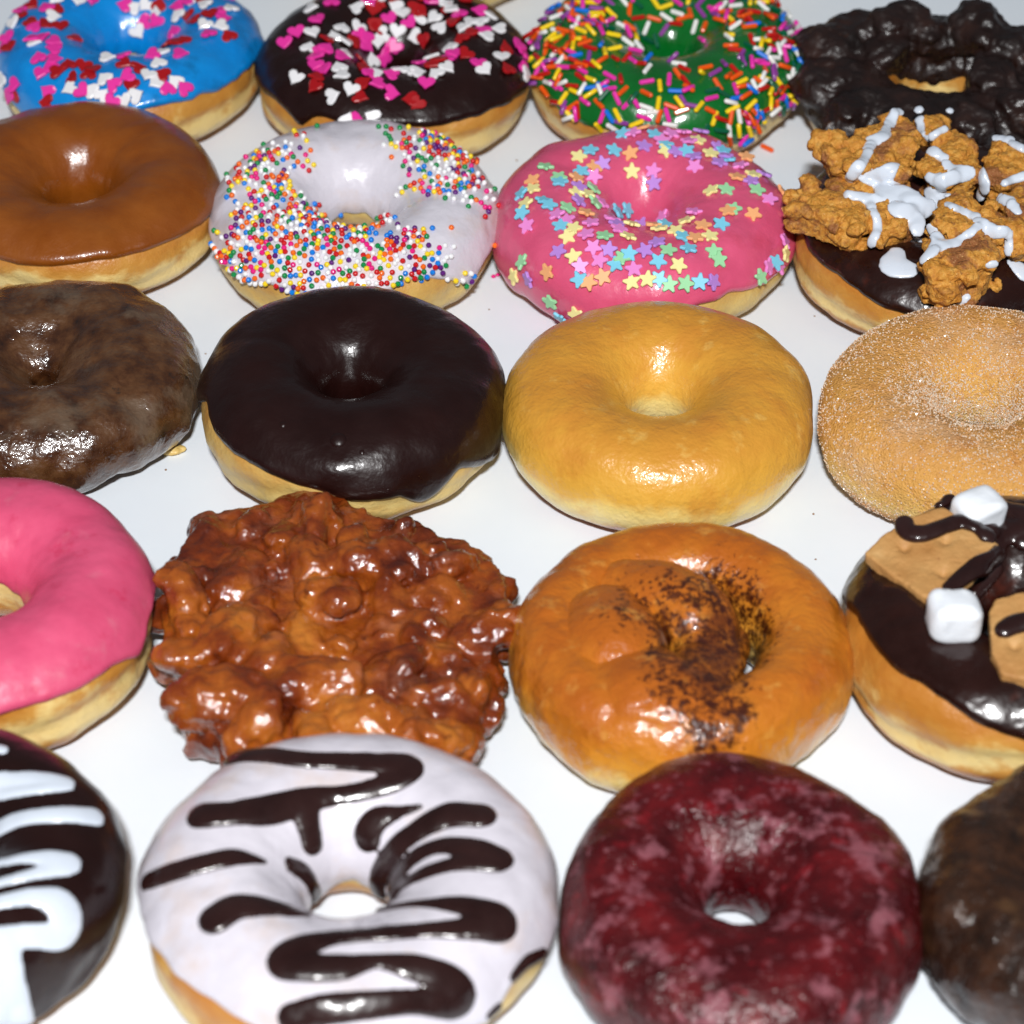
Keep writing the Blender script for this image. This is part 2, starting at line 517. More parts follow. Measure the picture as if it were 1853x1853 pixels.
def displace(me, amp, freq, octv=3, seed=0):
    V, N = mesh_np(me)
    set_co(me, V + N * (amp * fbm(V * freq + seed, octv, seed))[:, None])

def shift(me, d):
    V, _ = mesh_np(me)
    set_co(me, V - np.asarray(d))

def bvh_of(mes):
    V, F, o = [], [], 0
    for me in mes:
        v, _ = mesh_np(me)
        V.append(v)
        F += [[i + o for i in p.vertices] for p in me.polygons]
        o += len(v)
    return BVHTree.FromPolygons([Vector(v) for v in np.concatenate(V)], F)

def add_attr(me, k, a):
    at = me.attributes.new(k, 'FLOAT', 'POINT')
    at.data.foreach_set('value', np.asarray(a, dtype=np.float32))

# ------------------------------------------------------------------ drizzle strokes laid on a surface
def catmull(pts, step=5.0):
    pts = np.asarray(pts, float)
    P = np.vstack([2 * pts[0] - pts[1], pts, 2 * pts[-1] - pts[-2]])
    out = []
    for i in range(1, len(P) - 2):
        p0, p1, p2, p3 = P[i - 1], P[i], P[i + 1], P[i + 2]
        n = max(2, int(np.linalg.norm((p2 - p1)[:2]) / step))
        for t in np.linspace(0, 1, n, endpoint=False):
            out.append(0.5 * (2 * p1 + (p2 - p0) * t + (2 * p0 - 5 * p1 + 4 * p2 - p3) * t * t + (3 * p1 - p0 - 3 * p2 + p3) * t ** 3))
    out.append(P[-2])
    return np.array(out)

def stroke_prims(pts, bvh, flatness=0.36, lift=0.0, sm=3, maxdrop=None):
    """pts: (x, y, width) in photograph pixels -> row of overlapping flattened ellipsoids hugging the surface"""
    C = catmull(pts, 5.0)
    rows = []
    for x, y, w in C:
        loc, nrm, idx, dist = hit(x, y, bvh)
        if loc is None:
            continue
        rows.append((*loc, *nrm, max(w, 3) * dist / FPX))
    if len(rows) < 2:
        return []
    R = np.array(rows)
    for _ in range(sm):
        R[1:-1, 2] = np.maximum(R[1:-1, 2] * 0.4 + (R[:-2, 2] + R[2:, 2]) * 0.3, R[1:-1, 2])
        R[1:-1, 3:6] = (R[:-2, 3:6] + R[1:-1, 3:6] + R[2:, 3:6]) / 3
    out = []
    for r in R:
        n = Vector(r[3:6]).normalized()
        q = Vector((0, 0, 1)).rotation_difference(n).to_matrix()
        w = r[6] / 2 * 1.10 + 0.00055
        out.append(ellipsoid(r[:3] + np.array(n) * lift, (w, w, max(w * flatness, 0.0007)), q))
    return out

def zpts(pts, s, ox, oy):
    return [(ox + p[0] * s, oy + p[1] * s, *[v * s for v in p[2:]]) for p in pts]

# ------------------------------------------------------------------ sprinkle meshes
def prism_mesh(name, outline, th, inset=0.82):
    """rounded-edge tablet from a plan outline, centred on its base"""
    o = np.asarray(outline); n = len(o)
    V = np.concatenate([np.c_[o * 0.94, np.full(n, 0)], np.c_[o, np.full(n, th * 0.3)], np.c_[o, np.full(n, th * 0.72)], np.c_[o * inset, np.full(n, th)], [[0, 0, th]]])
    F = []
    for l in range(3):
        F += [(l * n + i, l * n + (i + 1) % n, (l + 1) * n + (i + 1) % n, (l + 1) * n + i) for i in range(n)]
    F += [(3 * n + i, 3 * n + (i + 1) % n, 4 * n) for i in range(n)]
    return np_mesh(name, V, F)

def heart_outline(w):
    t = np.linspace(0, 2 * math.pi, 16, endpoint=False)
    x = 16 * np.sin(t) ** 3
    y = 13 * np.cos(t) - 5 * np.cos(2 * t) - 2 * np.cos(3 * t) - np.cos(4 * t)
    return np.c_[-x, y + 2.5] * (w / 32)

def star_outline(w):
    o = []
    for k in range(5):
        a = math.pi / 2 + k * 2 * math.pi / 5
        for da, r in ((-0.13, 0.93), (0.13, 0.93), (math.pi / 5, 0.52)):
            o.append((math.cos(a + da) * r, math.sin(a + da) * r))
    return np.array(o) * w / 2

def rod_mesh(name, L, r):
    n = 7
    zs = [(-L / 2, 0.45), (-L / 2 + r * 0.5, 0.95), (L / 2 - r * 0.5, 0.95), (L / 2, 0.45)]
    V = []
    for z, k in zs:
        for i in range(n):
            a = 2 * math.pi * i / n
            V.append((z, math.cos(a) * r * k, math.sin(a) * r * k + r * 0.5))
    F = []
    for l in range(3):
        F += [(l * n + i, l * n + (i + 1) % n, (l + 1) * n + (i + 1) % n, (l + 1) * n + i) for i in range(n)]
    F += [tuple(range(n))[::-1], tuple(range(3 * n, 4 * n))]
    return np_mesh(name, V, F)

def bead_mesh(name, r):
    b = bmesh.new(); bmesh.ops.create_uvsphere(b, u_segments=8, v_segments=6, radius=r)
    me = bpy.data.meshes.new(name); b.to_mesh(me); b.free()
    return me

def orient(nrm, ang, tilt=0.0):
    n = Vector(nrm).normalized()
    if tilt:
        n = (n + Vector(rng.normal(size=3)) * tilt).normalized()
    q = Vector((0, 0, 1)).rotation_difference(n)
    return q @ Quaternion((0, 0, 1), ang)

def place(name, mesh, loc, q, parent, base):
    o = bpy.data.objects.new(name, mesh)
    COL.objects.link(o)
    o.parent = parent
    o.rotation_mode = 'QUATERNION'
    o.rotation_quaternion = q
    o.location = Vector(loc) - Vector(base)
    return o

def coloured(mesh, name, c, rough=0.4, coat=0.15):
    m = mesh.copy(); m.name = name
    m.materials.append(plain(name, c, rough, coat))
    return m

# ------------------------------------------------------------------ the paper
nx = 60
gx = np.linspace(-0.6, 0.6, nx)
GX, GY = np.meshgrid(gx, gx + 0.05, indexing='ij')
PV = np.stack([GX, GY, np.zeros_like(GX)], -1).reshape(-1, 3)
PF = [(i * nx + j, (i + 1) * nx + j, (i + 1) * nx + j + 1, i * nx + j + 1) for i in range(nx - 1) for j in range(nx - 1)]
paper = link('paper_sheet', np_mesh('paper_sheet', PV, PF), None, M_PAPER)
paper['kind'] = 'structure'

# ------------------------------------------------------------------ donut builders
def iced(name, label, ring, icing_m, edge=(), dough_m=M_DOUGH, **ik):
    e = thing(name, label, ring.loc)
    link('dough', ring.mesh('dough'), e, dough_m)
    ic = link('icing', ring.icing('icing', edge, **ik), e, icing_m)
    return e, ic

# -- far row, only the near edges in frame
R = Ring(528, 988, y1=40, t=0.030, seed=61, crease=0.0005)
e = thing('plain_donut', 'plain golden donut behind the chocolate heart donut, only its near edge showing', R.loc)
link('dough', R.mesh('dough'), e, M_DOUGHP)
R = Ring(1010, 1430, y1=15, t=0.028, seed=62, crease=0.0004)
e = thing('plain_donut', 'browned donut behind the green donut, only a sliver showing at the top', R.loc)
link('dough', R.mesh('dough'), e, M_DOUGH)

# -- blue donut with hearts
R = Ring(-2, 476, y1=279, t=0.0285, rh=0.125, seed=1, crease=0.0006)
BLUE = R
e, ic = iced('blue_iced_donut', 'bright blue iced donut with pink, red and white heart sprinkles', R, M_BLUE,
             [(262, 190), (330, 180), (390, 160), (440, 130), (470, 95), (12, 190), (8, 150)], phi_in=188, phi_out=0, jit_in=9)
HEART = prism_mesh('heart', heart_outline(0.0060), 0.0010)
HC = {'w': coloured(HEART, 'white_heart', (236, 234, 236)), 'p': coloured(HEART, 'pink_heart', (232, 52, 158)), 'r': coloured(HEART, 'red_heart', (166, 12, 20))}

def hearts(lists, s, ox, oy, ring, icing_obj, extra=0):
    for k, pts in lists.items():
        for x, y in pts:
            loc, nrm, idx, d = hit(ox + x * s, oy + y * s, ring.ibvh)
            if loc is None:
                continue
            place('heart_sprinkle', HC[k], loc + nrm * rng.uniform(-0.0001, 0.0007), orient(nrm, rng.uniform(0, 6.28), 0.16), icing_obj, ring.loc)
    n = 0
    while n < extra:       # the part beyond the picture's edge
        i, j = rng.integers(0, NU), rng.integers(8, 44)
        p = ring.iP[i, j]
        px, py, _ = project(p)
        if 0 < px < RES and 0 < py < RES:
            continue
        nrm = Vector((math.cos(UU[i]) * 0.2, math.sin(UU[i]) * 0.2, 1)).normalized()
        place('heart_sprinkle', HC['wpr'[n % 3]], Vector(p) + nrm * 0.0003, orient(nrm, rng.uniform(0, 6.28), 0.15), icing_obj, ring.loc)
        n += 1

hearts({'w': [(370, 5), (520, 15), (360, 115), (95, 165), (245, 285), (25, 530), (725, 395), (900, 50), (975, 40), (930, 215), (700, 530), (465, 600), (610, 610), (690, 640), (920, 640), (990, 520), (1080, 360), (1060, 430), (1040, 560), (835, 685), (1370, 45), (1540, 60), (1370, 180), (1475, 185), (1170, 545), (1050, 90), (1200, 110), (1280, 20)],
        'p': [(310, 60), (60, 265), (30, 320), (240, 185), (210, 275), (290, 260), (370, 290), (360, 340), (265, 395), (370, 400), (335, 450), (275, 500), (110, 570), (80, 650), (320, 610), (560, 620), (760, 570), (850, 520), (750, 690), (1120, 590), (1230, 590), (1020, 380), (1215, 365), (1395, 235), (1480, 80), (1500, 130), (1050, 150), (965, 145), (1170, 210), (1190, 50), (820, 390), (1250, 20), (140, 85), (610, 5), (830, 40)],
        'r': [(220, 45), (140, 115), (215, 150), (300, 170), (405, 185), (65, 325), (100, 630), (510, 265), (390, 490), (460, 440), (490, 530), (560, 450), (630, 480), (600, 500), (315, 690), (840, 435), (930, 465), (880, 580), (1085, 510), (1120, 310), (1230, 275), (1260, 110), (1300, 145), (1410, 110), (1530, 240), (1070, 30), (1370, 10), (1180, 290), (380, 60)]},
       500 / 1853, 0, 0, R, ic, extra=24)

# -- chocolate donut with hearts
R = Ring(467, 958, y1=302, t=0.0285, rh=0.10, seed=2, crease=0.0007)
e, ic = iced('chocolate_heart_donut', 'dark chocolate iced donut covered in pink, red and white heart sprinkles', R, M_CHOC,
             [(475, 156), (503, 181), (530, 204), (541, 218), (550, 229), (559, 218), (570, 212), (603, 213), (650, 229), (713, 228), (775, 225), (838, 213), (900, 188), (945, 169)], phi_in=205)
hearts({'w': [(780, 55), (1005, 40), (1050, 85), (1145, 105), (1230, 110), (1275, 165), (790, 165), (700, 165), (530, 195), (510, 275), (650, 215), (720, 255), (720, 310), (925, 200), (900, 245), (1020, 185), (1120, 215), (870, 345), (1345, 65), (1310, 30), (1550, 90), (1440, 140), (1400, 170), (1530, 215), (1600, 180), (1620, 340), (1330, 280), (1220, 330), (1030, 410), (1090, 415), (1140, 430), (1240, 430), (1310, 400), (1525, 415), (430, 455), (680, 395), (695, 440), (655, 560), (750, 525), (735, 690), (870, 675), (900, 430), (530, 55), (1500, 130), (1760, 430)],
        'p': [(560, 125), (280, 195), (370, 255), (440, 200), (580, 300), (550, 330), (610, 290), (545, 385), (600, 410), (860, 20), (975, 115), (1095, 140), (830, 215), (800, 210), (840, 270), (940, 320), (990, 260), (1000, 270), (930, 350), (1380, 80), (1230, 15), (1490, 70), (1320, 335), (1350, 320), (1490, 375), (1140, 370), (860, 430), (980, 435), (900, 485), (990, 540), (1185, 495), (795, 700), (1740, 300), (1710, 270), (1750, 400), (1510, 180), (700, 340), (640, 15)],
        'r': [(880, 60), (920, 25), (1130, 50), (1160, 80), (900, 140), (610, 235), (770, 240), (800, 360), (820, 400), (1180, 240), (1320, 50), (1350, 130), (1390, 225), (1440, 195), (1410, 320), (1230, 380), (1260, 360), (550, 450), (545, 510), (830, 480), (810, 565), (1090, 580), (1130, 605), (1640, 280), (1650, 400), (900, 160), (1000, 10), (1430, 10)]},
       580 / 1853, 400, 0, R, ic, extra=20)

# -- green donut with rod sprinkles
R = Ring(958, 1452, y1=294, t=0.0285, rh=0.085, seed=3, crease=0.0005)
GREEN = R
e, ic = iced('green_iced_donut', 'green iced donut covered in rainbow rod sprinkles', R, M_GREEN,
             [(961, 136), (987, 168), (1035, 208), (1060, 232), (1411, 223), (1395, 240), (1430, 188), (1452, 140)], phi_in=215, phi_out=5, jitter=5)
ROD = rod_mesh('rod', 0.0052, 0.00086)
RODC = [coloured(ROD, n + '_rod', c, 0.3, 0.3) for n, c in (('red', (190, 24, 18)), ('orange', (240, 88, 14)), ('yellow', (250, 212, 24)), ('white', (240, 240, 236)),
        ('pink', (232, 50, 168)), ('purple', (140, 62, 150)), ('blue', (16, 116, 222)), ('deep_green', (4, 92, 62)))]
RODW = np.array([.15, .16, .14, .21, .14, .07, .06, .07])

def scatter(ring, n, box, mind, dens, tries=60000):
    pts, cell = [], {}
    for _ in range(tries):
        x, y = rng.uniform(box[0], box[1]), rng.uniform(box[2], box[3])
        if rng.uniform() > dens(x, y):
            continue
        loc, nrm, idx, d = hit(x, y, ring.ibvh)
        if loc is None:
            continue
        k = tuple(int(math.floor(v / mind)) for v in loc)
        ok = True
        for dx in (-1, 0, 1):
            for dy in (-1, 0, 1):
                for dz in (-1, 0, 1):
                    for q in cell.get((k[0] + dx, k[1] + dy, k[2] + dz), ()):
                        if (q - loc).length < mind:
                            ok = False
        if not ok:
            continue
        cell.setdefault(k, []).append(loc)
        pts.append((loc, nrm, x, y))
        if len(pts) >= n:
            break
    return pts

def g(x, y, cx, cy, sx, sy):
    return math.exp(-((x - cx) / sx) ** 2 - ((y - cy) / sy) ** 2)

def green_d(x, y):
    d = 0.62 + 0.7 * g(x, y, 1400, 130, 60, 90) + 0.5 * g(x, y, 1020, 60, 70, 70) - 0.62 * g(x, y, 1250, 85, 80, 45) - 0.4 * g(x, y, 1190, 215, 60, 30) - 0.25 * g(x, y, 1240, 150, 120, 25)
    return max(0.03, min(1, d))
for i, (loc, nrm, x, y) in enumerate(scatter(R, 299, (950, 1470, -60, 270), 0.0024, green_d)):
    place('rod_sprinkle', RODC[rng.choice(8, p=RODW)], loc + nrm * rng.uniform(0.0000, 0.0006), orient(nrm, rng.uniform(0, 6.28), 0.22), ic, R.loc)
bm = bmesh.new()
mats8 = [m.materials[0] for m in RODC]
for loc, nrm, x, y in scatter(R, 130, (950, 1470, -60, 270), 0.0019, lambda x, y: green_d(x, y) * (1 if x > 1340 or x < 1090 else 0.25)):
    M = Matrix.Translation(loc + nrm * rng.uniform(0.0004, 0.0014) - Vector(R.loc)) @ orient(nrm, rng.uniform(0, 6.28), 0.35).to_matrix().to_4x4()
    n0 = len(bm.verts); f0 = len(bm.faces)
    bm.from_mesh(ROD); bm.verts.ensure_lookup_table(); bm.faces.ensure_lookup_table()
    bmesh.ops.transform(bm, matrix=M, verts=bm.verts[n0:])
    k = int(rng.choice(8, p=RODW))
    for f in bm.faces[f0:]:
        f.material_index = k
me = bpy.data.meshes.new('rod_sprinkle_pile'); bm.to_mesh(me); bm.free()
for m in mats8:
    me.materials.append(m)
o = link('rod_sprinkle_pile', me, ic)
o['kind'] = 'stuff'

# -- lumpy chocolate old-fashioned donut
R = Ring(1455, 1935, y0=48, t=0.026, rh=0.12, seed=4, irr=0.02, asp=0.80)
LUMPY = R
e = thing('lumpy_chocolate_donut', 'dark lumpy chocolate old-fashioned donut at the top right', R.loc)
link('dough', R.mesh('dough'), e, M_DOUGH)
pr = []
Rm = R.D / 2
for k in range(44):
    a = 2 * math.pi * k / 44
    rr = Rm * 0.655
    c = R.loc + np.array([math.cos(a) * rr, math.sin(a) * rr * 0.86, R.t * 0.62])
    pr.append(ellipsoid(c, (Rm * 0.365, Rm * 0.365, R.t * 0.48)))
lumps = [(1510, 95, 84, .030), (1555, 72, 80, .032), (1632, 44, 70, .040), (1668, 62, 54, .037), (1768, 54, 74, .039), (1830, 95, 74, .035), (1890, 130, 72, .033), (1490, 155, 70, .028),
         (1540, 150, 66, .030), (1605, 92, 60, .034), (1700, 80, 46, .033), (1545, 205, 60, .029), (1800, 150, 70, .033), (1525, 228, 50, .026), (1850, 205, 70, .031), (1760, 225, 60, .029), (1650, 235, 60, .027)]
for i, (x, y, w, z) in enumerate(lumps):
    c = on_plane(x, y, z * 0.80)
    s = w * 0.80 / FPX / 1.08
    pr.append(chunk(c, (s * 1.12, s * 0.90, s * 0.74), Matrix.Rotation(rng.uniform(0, 3), 3, 'Z') @ Matrix.Rotation(rng.normal() * .25, 3, 'X'), 300 + i, 0.24, 0.92))
me = union(pr, 0.0007, 6)
displace(me, 0.0007, 130, 3, 4); displace(me, 0.0004, 420, 2, 5)
V, _ = mesh_np(me)
set_co(me, np.c_[V[:, :2], np.maximum(V[:, 2], 0.004)])
shift(me, R.loc)
link('icing', me, e, M_LUMPC)

# -- caramel
R = Ring(-112, 398, y0=196, t=0.0275, rh=0.125, seed=5, low=0.0012, crease=0.0005)
e, ic = iced('caramel_iced_donut', 'smooth caramel brown iced donut at the left edge', R, M_CARAMEL,
             [(0, 470), (67, 479), (175, 469), (270, 450), (337, 418), (383, 378), (398, 337)], phi_in=225, jitter=1.2, T=0.0018)

# -- white donut with sugar beads
R = Ring(386, 899, y0=228, t=0.0268, rh=0.14, seed=6, crease=0.0004)
e, ic = iced('sugar_bead_donut', 'white iced donut covered in tiny round rainbow sugar beads', R, M_WHITE,
             [(406, 465), (431, 492), (494, 518), (556, 530), (682, 535), (716, 524), (732, 507), (769, 500), (807, 497), (847, 511), (869, 498), (893, 460)], dough_m=M_DOUGHP, phi_in=192, jit_in=12)
BEAD = bead_mesh('bead', 0.00090)
BC = [coloured(BEAD, n + '_bead', c, 0.25, 0.4) for n, c in (('white', (244, 244, 246)), ('red', (206, 24, 30)), ('orange', (246, 110, 24)), ('yellow', (250, 216, 40)),
      ('green', (10, 140, 72)), ('blue', (14, 128, 226)), ('purple', (96, 30, 120)), ('hot_pink', (232, 30, 130)))]
BW = np.array([.22, .15, .13, .13, .11, .11, .07, .08])
def bead_d(x, y):
    d = 0.55 + 0.9 * g(x, y, 570, 465, 210, 62) + 0.6 * g(x, y, 775, 300, 75, 60) + 0.35 * g(x, y, 480, 340, 60, 80)
    d -= 1.6 * g(x, y, 630, 262, 50, 48) + 1.5 * g(x, y, 655, 340, 62, 45) + 0.7 * g(x, y, 850, 440, 55, 60) + 0.5 * g(x, y, 780, 385, 60, 28) + 0.9 * g(x, y, 392, 375, 26, 60)
    d -= 0.75 * max(0.0, float(vnoise(np.array([x / 34.0, y / 20.0, 0.5]), 5)))
    return 1.0 if d > 0.62 else (0.10 if d > 0.35 else (0.02 if d > 0.1 else 0.0))
bp = scatter(R, 1700, (380, 910, 220, 560), 0.00146, bead_d, 16000)
bp.sort(key=lambda q: -q[3])
for loc, nrm, x, y in bp[:300]:
    place('sugar_bead', BC[rng.choice(8, p=BW)], loc + nrm * rng.uniform(0.0002, 0.0007), orient(nrm, 0), ic, R.loc)
def bead_pile(name, rows, parent, base):
    bv = np.array([v.co[:] for v in BEAD.vertices]); bf = [list(p.vertices) for p in BEAD.polygons]
    V, F, K, o = [], [], [], 0
    for loc, nrm, x, y in rows:
        V.append(bv + np.array(loc + nrm * rng.uniform(0.0002, 0.0008)) - base)
        F += [[i + o for i in f] for f in bf]; o += len(bv)
        K += [int(rng.choice(8, p=BW))] * len(bf)
    me = np_mesh(name, np.concatenate(V), F)
    for m in BC:
        me.materials.append(m.materials[0])
    me.polygons.foreach_set('material_index', K)
    ob = link(name, me, parent)
    ob['kind'] = 'stuff'
bead_pile('sugar_bead_pile', bp[300:], ic, R.loc)
for x, y, lb in ((901, 497, 'tiny pink sugar crumb on the paper right of the sugar bead donut'), (893, 500, 'tiny pink sugar crumb touching the side of the sugar bead donut')):
    o = bpy.data.objects.new('sugar_crumb', BC[7]); COL.objects.link(o)
    o.location = on_plane(x, y, 0.0008)
    o.scale = (0.9, 0.7, 0.6)
    o['label'] = lb
    o['category'] = 'crumb'; o['group'] = 'pink sugar crumbs on the paper'

# -- rose donut with stars
R = Ring(903, 1428, y0=240, t=0.0275, rh=0.085, seed=7, low=0.0016)
e, ic = iced('star_sprinkle_donut', 'rose pink iced donut covered in pastel star sprinkles', R, M_PINKS,
             [('u', 188, -10), ('u', 200, -25), ('u', 212, -40), ('u', 225, -48), ('u', 238, -46), ('u', 250, -30), ('u', 262, -8), (1268, 546), (1311, 526), (1346, 518), (1366, 522), (1376, 545), (1390, 549), (1401, 525), (1418, 480)], dough_m=M_DOUGHP, phi_in=225, phi_out=-8, T=0.0020)
STAR = prism_mesh('star', star_outline(0.0060), 0.0009, 0.9)
STC = {k: coloured(STAR, n + '_star', c, 0.45, 0.1) for k, n, c in (('b', 'blue', (126, 206, 232)), ('y', 'yellow', (246, 234, 160)), ('l', 'lavender', (190, 138, 222)),
       ('k', 'pink', (240, 142, 214)), ('g', 'green', (160, 222, 168)), ('o', 'orange', (248, 178, 122)))}
stars = {'b': [(765, 755), (940, 760), (710, 850), (580, 850), (410, 1025), (530, 965), (200, 1090), (320, 1130), (350, 1155), (205, 1200), (415, 1265), (780, 1175), (725, 1185), (1000, 1260), (1310, 1260), (1100, 1330), (800, 1425), (1130, 1400), (960, 1465), (725, 1480), (520, 1560), (965, 1560), (1190, 1575), (420, 1770), (185, 1730), (1000, 820), (1120, 850), (1380, 810), (1420, 800), (1320, 850), (1350, 900), (1610, 1470)],
         'y': [(515, 880), (810, 960), (260, 1065), (225, 1150), (500, 1085), (560, 1090), (490, 1280), (455, 1330), (790, 1330), (810, 1265), (490, 1440), (1070, 1490), (815, 1580), (905, 1565), (1260, 1070), (1250, 1325), (1060, 1295), (1120, 1240), (970, 1290), (505, 1755), (1180, 790), (1000, 850), (1250, 870), (1490, 980), (1300, 765), (160, 1545), (1660, 1420), (1580, 950)],
         'l': [(880, 820), (940, 1025), (650, 920), (515, 1050), (510, 1130), (860, 1250), (730, 1260), (955, 1365), (405, 1410), (885, 1410), (685, 1400), (240, 1560), (1260, 1575), (1200, 745), (1060, 855), (1160, 880), (1300, 920), (1330, 880), (1290, 830), (1480, 1020), (1550, 980)],
         'k': [(935, 960), (1165, 935), (600, 990), (230, 1265), (395, 1210), (450, 1235), (640, 1135), (700, 1235), (585, 1255), (560, 1320), (740, 1290), (990, 1215), (1160, 1190), (600, 1390), (635, 1460), (525, 1490), (825, 1510), (1030, 760), (1100, 745), (1420, 935), (1580, 1120), (980, 795), (820, 750), (1660, 1350), (1570, 1490), (1630, 1490), (1130, 800)],
         'g': [(330, 940), (590, 1060), (600, 1140), (450, 1170), (660, 1330), (760, 1445), (1015, 1410), (1270, 1410), (1295, 1455), (1020, 1590), (1110, 1585), (205, 1465), (365, 1680), (225, 1710), (210, 1785), (345, 1790), (1340, 1065), (1510, 1070), (1380, 1175), (1525, 1550), (1510, 1640), (405, 995)],
         'o': [(810, 865), (605, 935), (500, 1005), (260, 1015), (555, 1200), (935, 1270), (1210, 1270), (1350, 1190), (1490, 1200), (1165, 1340), (350, 1520), (575, 1580), (655, 1550), (290, 1785), (870, 725), (1400, 1000), (1450, 890), (1490, 900), (1630, 1000), (1670, 1200), (1650, 1080)]}
for k, pts in stars.items():
    for x, y in pts:
        loc, nrm, idx, d = hit(880 + x * 600 / 1853, y * 600 / 1853, R.ibvh)
        if loc is None:
            continue
        place('star_sprinkle', STC[k], loc + nrm * rng.uniform(0, 0.0006), orient(nrm, rng.uniform(0, 6.28), 0.15), ic, R.loc)

# -- coffee cake crumb donut
Z4 = 500 / 1853
R = Ring(1431, 1965, y1=636, t=0.0285, rh=0.115, seed=8, crease=0.0006)
CRUMBR = R
e, ic = iced('crumb_topped_donut', 'chocolate iced donut piled with cinnamon cake crumbs and white drizzle', R, M_CHOC2,
             [(1440, 400), (1455, 421), (1482, 464), (1520, 494), (1555, 524), (1582, 540), (1612, 559), (1644, 564)], phi_in=215)
chunks = [
    ([(410, 860), (560, 880), (640, 910), (760, 850), (900, 760), (990, 715), (1130, 760), (1170, 870), (1130, 960), (1130, 1080), (1080, 1160), (960, 1130), (800, 1100), (700, 1130), (560, 1090), (480, 1000), (420, 940)], .032, .043, .005),
    ([(560, 1090), (700, 1100), (850, 1150), (1020, 1180), (1040, 1260), (1200, 1370), (1200, 1490), (1060, 1530), (900, 1560), (850, 1450), (640, 1330), (530, 1230)], .029, .038, .004),
    ([(280, 1230), (370, 1140), (470, 1190), (560, 1280), (700, 1350), (820, 1440), (840, 1500), (780, 1540), (600, 1480), (280, 1370), (300, 1300)], .028, .039, .0),
    ([(1220, 900), (1300, 860), (1440, 840), (1510, 920), (1520, 1060), (1540, 1150), (1500, 1200), (1330, 1180), (1190, 1150), (1180, 1090), (1220, 1000)], .029, .041, .0),
    ([(1690, 900), (1853, 980), (1950, 1050), (1950, 1200), (1700, 1220), (1620, 1160), (1600, 1050)], .029, .041, .0),
    ([(1340, 1290), (1420, 1260), (1530, 1340), (1680, 1330), (1790, 1430), (1740, 1520), (1560, 1490), (1520, 1560), (1400, 1560), (1260, 1500), (1250, 1450), (1320, 1390)], .031, .043, .0),
    ([(1160, 1650), (1240, 1590), (1440, 1620), (1580, 1560), (1740, 1630), (1700, 1700), (1520, 1750), (1480, 1810), (1330, 1850), (1230, 1800), (1180, 1740)], .029, .041, .0),
    ([(1700, 1270), (1853, 1230), (1950, 1350), (1950, 1600), (1800, 1600), (1760, 1520), (1800, 1430)], .030, .041, .0),
    ([(1190, 770), (1280, 780), (1290, 850), (1220, 890)], .030, .035, .0)]
cm = []
for i, (poly, z0, z1, _) in enumerate(chunks):
    pl = np.array([on_plane(1353 + x * Z4, y * Z4, z1)[:2] for x, y in poly])
    cen = pl.mean(0)
    zb = z0
    # let the chunk rest on what is below it
    r = R.ibvh.ray_cast(Vector((*cen, 0.2)), Vector((0, 0, -1)))
    if r[0] is not None and i not in (0,):
        zb = min(z0, r[0].z - 0.0008)
    zb = max(zb, 0.020)
    zm = (zb + z1) / 2
    pr = [slab(cen + (pl - cen) * 0.86, zb + 0.0008, z1 - 0.0022, 0.12)]
    n = len(pl)
    for k in range(46):
        if k < n:
            p = cen + (pl[k] - cen) * 0.80
        else:
            j = rng.integers(n); f_ = rng.uniform(); w = math.sqrt(rng.uniform(0.02, 0.72))
            p = cen + ((pl[j] * f_ + pl[(j + 1) % n] * (1 - f_)) - cen) * w
        s = rng.uniform(0.0020, 0.0036)
        z = z1 - s * 0.75 if k % 2 else rng.uniform(zb + s * 0.6, z1 - s * 0.8)
        pr.append(chunk((p[0], p[1], z), (s * 1.2, s, s * 0.8), Matrix.Rotation(rng.uniform(0, 6), 3, 'Z') @ Matrix.Rotation(rng.normal() * 0.4, 3, 'X'), int(rng.integers(9999)), 0.3, 0.8))
    me = union(pr, 0.0005, 3, 0.5)
    displace(me, 0.0005, 240, 2, 40 + i); displace(me, 0.0003, 1200, 2, 60 + i)
    cm.append(me)
drop_bvh = bvh_of(cm + [np_mesh('t', R.iP.reshape(-1, 3), grid_faces(NU, 60, False))])
